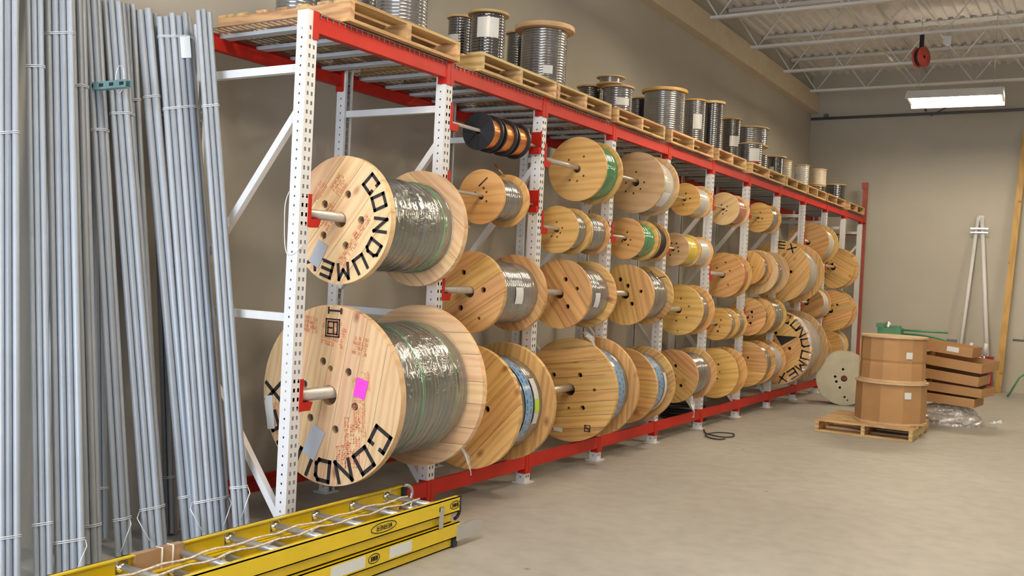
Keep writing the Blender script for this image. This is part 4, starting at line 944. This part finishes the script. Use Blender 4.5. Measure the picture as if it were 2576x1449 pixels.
for (xo, z0, ph) in ((-.02, .155, 0), (.06, .15, 1.3)):
    pts = [((LX0 + LX1) / 2 + xo + .006 * math.sin(k * .9 + ph) + .05 * (k / 60) ** 2, -.19 - k * .075, z0 - .015 + .006 * math.sin(k * 1.7 + ph)) for k in range(62)]
    MB().tube(pts, .0055, 6).build('rope', 'rope', LA)
for yy in (-1.78, -1.72):
    MB().tube([(LX0 - .004, yy, .058), (LX0 - .004, yy, .151), (LX0 + .034, yy, .152), (LX0 + .036, yy, .058)], .005, 6, closed=True).build('rope_lashing', 'rope', LA)
MB().box((LX0 - .003, -1.92, .056), (LX0 + .034, -1.66, .1505)).build('tape_wrap', 'tape', LA)

# ------------------------------------------------------------------ drums on pallet, trays, heap
fp = pallet('wooden pallet on the floor under two cardboard drums', 1.02, 2.06, 7.36, 8.52, .001, nb=7, H=.135, along='Y', group='floor pallets')
def drum(label, x, y, z, r, h, n, rot, dent=0):
    t = thing('cardboard_drum', label, 'drum', (x, y, z), (0, 0, rot), 'cardboard wrapped drums')
    for zz in (0, h - .022): MB().lathe([(0, .02), (0, r + .012), (.022, r + .012), (.022, .02)], 48, 'Z', smooth=False).build('flange', 'kraft', t).location = (0, 0, zz)
    prof = [(.022, r), (h * .35, r * .995), (h * .42, r * .975 if dent else r), (h * .47, r), (h - .022, r * .99)]
    mb = MB().lathe(prof, n, 'Z', smooth=False); mb.build('cardboard_wrap', 'card', t)
    return t
dl = drum('lower faceted cardboard drum on the floor pallet', 1.72, 7.93, .137, .385, .475, 10, .2)
du = drum('upper cardboard drum with a dented side', 1.72, 7.95, .613, .355, .515, 14, .1, 1)
for (t, rr, z, a) in ((dl, .372, .30, -52), (du, .352, .27, -52)):
    a_ = a - math.degrees(t.rotation_euler.z)
    wrap_patch(t, 'paper_label', 'whiteprint', rr + .006, z, z + .075, a_ - 6, a_ + 6, 'small white printed label', 'Z')
def tray(label, x, y, z, w, d, h, rz, rx, ry=0, lab=False):
    t = thing('cardboard_tray', label, 'cardboard tray', (x, y, z), (rx, ry, rz), 'stacked cardboard trays')
    th = .006
    MB().box((-w / 2, -d / 2, 0), (w / 2, d / 2, th)).build('base', 'card', t)
    for (a, b) in (((-w / 2, -d / 2, th), (w / 2, -d / 2 + th, h)), ((-w / 2, d / 2 - th, th), (w / 2, d / 2, h)), ((-w / 2, -d / 2 + th, th), (-w / 2 + th, d / 2 - th, h)), ((w / 2 - th, -d / 2 + th, th), (w / 2, d / 2 - th, h))):
        MB().box(a, b).build('side', 'card', t)
    if lab: MB().box((.05, -d / 2 - .002, h * .3), (.19, -d / 2, h * .8)).build('paper_label', 'paper', t)
tray('bottom cardboard tray of the leaning stack, on the plastic heap', 2.14, 9.5, .27, .72, .55, .11, -.10, 0, .045)
tray('second cardboard tray from the bottom of the leaning stack', 2.22, 9.52, .405, .76, .58, .11, -.16, 0, .05)
tray('third cardboard tray, middle of the leaning stack', 2.16, 9.5, .56, .78, .6, .12, -.13, .02, .085)
tray('fourth cardboard tray jutting far to the right', 2.22, 9.52, .73, .80, .6, .12, -.24, .04, .085)
tray('top cardboard tray of the leaning stack with a white label', 2.10, 9.5, .90, .70, .5, .12, -.12, 0, .10, True)
hp = MB(); rnd = random.Random(3); NU, NV = 26, 12
vs = []
for j in range(NV + 1):
    ph = PI / 2 * j / NV
    for k in range(NU):
        a = 2 * PI * k / NU; rr = 1 + rnd.uniform(-.10, .10) * (1 if 0 < j < NV else 0)
        vs.append((.40 * rr * math.cos(a) * math.cos(ph) ** .6, .33 * rr * math.sin(a) * math.cos(ph) ** .6, max(.0, .255 * math.sin(ph) * (1 + rnd.uniform(-.12, .0)))))
hp.add(vs, [(j * NU + k, j * NU + (k + 1) % NU, (j + 1) * NU + (k + 1) % NU, (j + 1) * NU + k) for j in range(NV) for k in range(NU)])
o = hp.build('plastic_heap', 'filmw'); o.location = (2.14, 9.5, .001); tag(o, 'crumpled heap of clear plastic wrap under the cardboard trays', 'plastic wrap')
cbk = thing('cardboard_box', 'brown cardboard box standing behind the upper drum', 'box', (1.42, 9.1, .001), (0, 0, .2)); MB().box((-.3, -.2, 0), (.3, .2, 1.02)).build('body', 'card', cbk); MB().box((-.3, -.2, 1.022), (.3, .02, 1.03)).build('flap', 'card', cbk)
# shadow-casting small scraps
for k, (x, y, a) in enumerate(((2.67, 10.1, .3), (2.62, 9.95, 1.1))):
    o = MB().box((-.05, -.03, 0), (.05, .03, .012)).add([(-.05, -.03, .012), (.05, -.03, .012), (.04, .0, .045)], [(0, 1, 2)]).build('paper_scrap', 'paper'); o.location = (x, y, .001); o.rotation_euler = (0, 0, a)
    tag(o, ['larger white paper scrap on the floor right of the plastic heap', 'smaller white paper scrap on the floor nearer the plastic heap'][k], 'scrap')

# ------------------------------------------------------------------ far corner: machine, poles, plank, tool box
gt = thing('pipe_machine', 'green pipe cutting machine with long rails behind the drums', 'machine', (0, 13.0, 0))
mb = MB().box((.62, -.15, .92), (.98, .15, 1.05)); mb.box((.60, -.17, 1.05), (.72, .17, 1.12)); mb.box((.82, -.1, 1.05), (.95, .1, 1.09)); mb.build('head', 'mgreen', gt)
MB().lathe([(0, .055), (.05, .06), (.09, .03)], 16, 'Z').build('chuck', 'alu', gt).location = (.76, 0, 1.06)
MB().tube([(.9, -.1, 1.03), (1.68, -.1, 1.035)], .018, 8).build('rail', 'mgreen', gt)
MB().tube([(.9, .1, .96), (1.2, .1, .965), (1.45, .1, .94), (1.72, .1, .88)], .02, 8).build('rail', 'mgreen', gt)
MB().box((.95, -.12, .83), (1.7, .12, .88)).build('tray', 'mgreen', gt)
MB().box((1.66, -.05, .78), (1.80, .05, .93)).build('clamp', 'darkpipe', gt)
for x in (.68, .92, 1.72):
    for yy in (-.14, .14): MB().tube([(x, yy * .6, .92 if x < 1.5 else .80), (x, yy * 1.3, 0.0)], .018, 8).build('leg', 'mgreen', gt)
ap = thing('pole_frame', 'white A-shaped pair of poles leaning on the end wall', 'poles', (0, 14.9, 0))
MB().tube([(1.62, -.22, .0), (1.82, .04, 3.04)], .032, 10).build('pole', 'white', ap)
MB().tube([(2.15, -.22, .0), (1.88, .04, 3.04)], .036, 10).build('pole', 'white', ap)
MB().bar((1.71, -.035, 2.83), (2.0, -.035, 2.83), .02, .03).build('clamp_bar', 'alu', ap); MB().bar((1.71, -.035, 2.76), (2.0, -.035, 2.76), .02, .025).build('clamp_bar', 'alu', ap)
MB().box((1.84, .02, 2.98), (1.92, .06, 3.06)).build('top_cap', 'white', ap)
pk = MB().bar((2.29, 14.72, .003), (2.50, 14.93, 4.55), .10, .04, up=(0, 1, 0)).build('wood_plank', 'lumber'); tag(pk, 'long yellow lumber stud leaning on the end wall at right', 'plank')
tb = thing('tool_chest', 'dark red steel cabinet standing at the foot of the lumber stud', 'cabinet', (2.13, 14.48, .001))
MB().box((-.09, -.12, 0), (.09, .12, .62)).build('body', 'redtool', tb); MB().box((-.085, -.126, .32), (.085, -.12, .60)).build('door', 'redtool', tb); MB().box((.04, -.14, .42), (.055, -.126, .5)).build('handle', 'chrome', tb)
hs = thing('hand_truck', 'chrome and white hand cart behind the cardboard trays', 'cart', (2.02, 13.9, .001))
for x in (-.11, .11):
    MB().tube([(x, .05, .05), (x, .0, .70)], .014, 8).build('frame_tube', 'chrome', hs)
    MB().tube([(x, .0, .68), (x + .02, -.03, .86)], .03, 8).build('grip', 'white', hs)
    MB().lathe([(-.02, .02), (-.02, .09), (.02, .09), (.02, .02)], 18, 'X').build('wheel', 'black', hs).location = (x * 1.3, .08, .092)
for z in (.2, .42, .62): MB().tube([(-.11, .04 - z * .05, z), (.11, .04 - z * .05, z)], .010, 6).build('cross_bar', 'chrome', hs)
MB().box((-.12, -.16, .01), (.12, .04, .022)).build('toe_plate', 'alu', hs)
gs = thing('pipe_stand', 'green tripod pipe stand at the right edge of the picture', 'stand', (2.75, 14.0, .001))
MB().tube([(0, 0, .35), (0, 0, .95)], .03, 10).build('column', 'mgreen', gs)
for a in (200, 320, 80): MB().tube([(0, 0, .42), (.10 * math.cos(math.radians(a)), .10 * math.sin(math.radians(a)), .34), (.26 * math.cos(math.radians(a)), .26 * math.sin(math.radians(a)), .016)], .016, 8).build('leg', 'mgreen', gs)
MB().tube([(-.22, 0, .95), (.12, 0, .95)], .018, 8).build('handle', 'darkpipe', gs); MB().box((-.06, -.05, .93), (.06, .05, 1.05)).build('head', 'mgreen', gs)
# red cord reel under the joists
cr = thing('cord_reel', 'red cord reel hanging under the roof joists', 'cord reel', (1.52, 10.02, 4.80), (0, 0, math.radians(-25)))
MB().lathe([(-.05, .02), (-.05, .135), (-.035, .135), (-.03, .09), (.03, .09), (.035, .135), (.05, .135), (.05, .02)], 28, 'X').build('drum', 'redreel', cr)
MB().lathe([(-.028, .093), (-.028, .118), (.028, .118), (.028, .093)], 24, 'X').build('cord', 'black', cr)
MB().bar((0, 0, .10), (0, 0, .30), .03, .05).build('bracket', 'black', cr)
sp = thing('sensor_box', 'small grey device hanging from a roof joist', 'device', (1.84, 10.02, 4.95)); MB().box((-.05, -.04, 0), (.05, .04, .10)).build('body', 'alu', sp); MB().tube([(0, 0, .10), (0, 0, .16)], .008, 6).build('stem', 'alu', sp); MB().lathe([(-.03, .02), (0, .035)], 10, 'Z').build('lens', 'white', sp)

# ------------------------------------------------------------------ loose cables
o = MB().tube(smooth([(.06, 6.36, .012), (.18, 6.1, .012), (.36, 5.98, .012), (.47, 6.08, .012), (.42, 6.28, .014), (.28, 6.18, .022), (.22, 5.98, .018), (.30, 5.84, .012), (.42, 5.80, .012), (.46, 5.90, .012)]), .007, 8).build('cable_tail', 'black'); tag(o, 'looped black cable tail on the floor beside the rack foot', 'cable')
t = thing('cable_coil', 'black cable coil lying under the bare orange plywood reel', 'cable coil', (-.45, 7.05, .002), group='black coils')
for k in range(5): MB().tube([((.26 - .012 * (k % 2)) * math.cos(a), (.26 - .012 * (k % 2)) * math.sin(a), .02 + k * .032) for a in [j * 2 * PI / 28 for j in range(28)]], .018, 8, closed=True).build('cable_turn', 'black', t)
# plastic wrap scraps hanging from reels
def scrap(rl, label, pts, w):
    vs = []; 
    for i, p in enumerate(pts):
        a = i * .9; dx, dy = w * math.cos(a) * (.6 + .4 * math.sin(i * 2.1)), w * math.sin(a) * .7
        vs += [(p[0] - dx, p[1] - dy, p[2]), (p[0] + dx * .2, p[1] + dy * .2 + w * .5, p[2]), (p[0] + dx, p[1] + dy, p[2])]
    fs = []
    for i in range(len(pts) - 1): fs += [(3 * i, 3 * i + 1, 3 * i + 4, 3 * i + 3), (3 * i + 1, 3 * i + 2, 3 * i + 5, 3 * i + 4), (3 * i + 2, 3 * i, 3 * i + 3, 3 * i + 5)]
    vs = [tuple(Vector(v) - rl.location) for v in vs]
    MB().add(vs, fs).build('plastic_tail', 'filmw', rl, label)
scrap(A2, 'twisted plastic tail', [(.33, 1.16, .50), (.36, 1.19, .44), (.37, 1.20, .38), (.38, 1.21, .32)], .018)
scrap(C4, 'torn plastic wrap', [(-.02, 3.5, 1.15), (.02, 3.52, 1.11), (.06, 3.5, 1.07), (.08, 3.5, 1.0)], .05)
scrap(E4, 'torn plastic tail', [(.12, 5.75, .44), (.16, 5.7, .36), (.18, 5.7, .29), (.18, 5.68, .22)], .03)
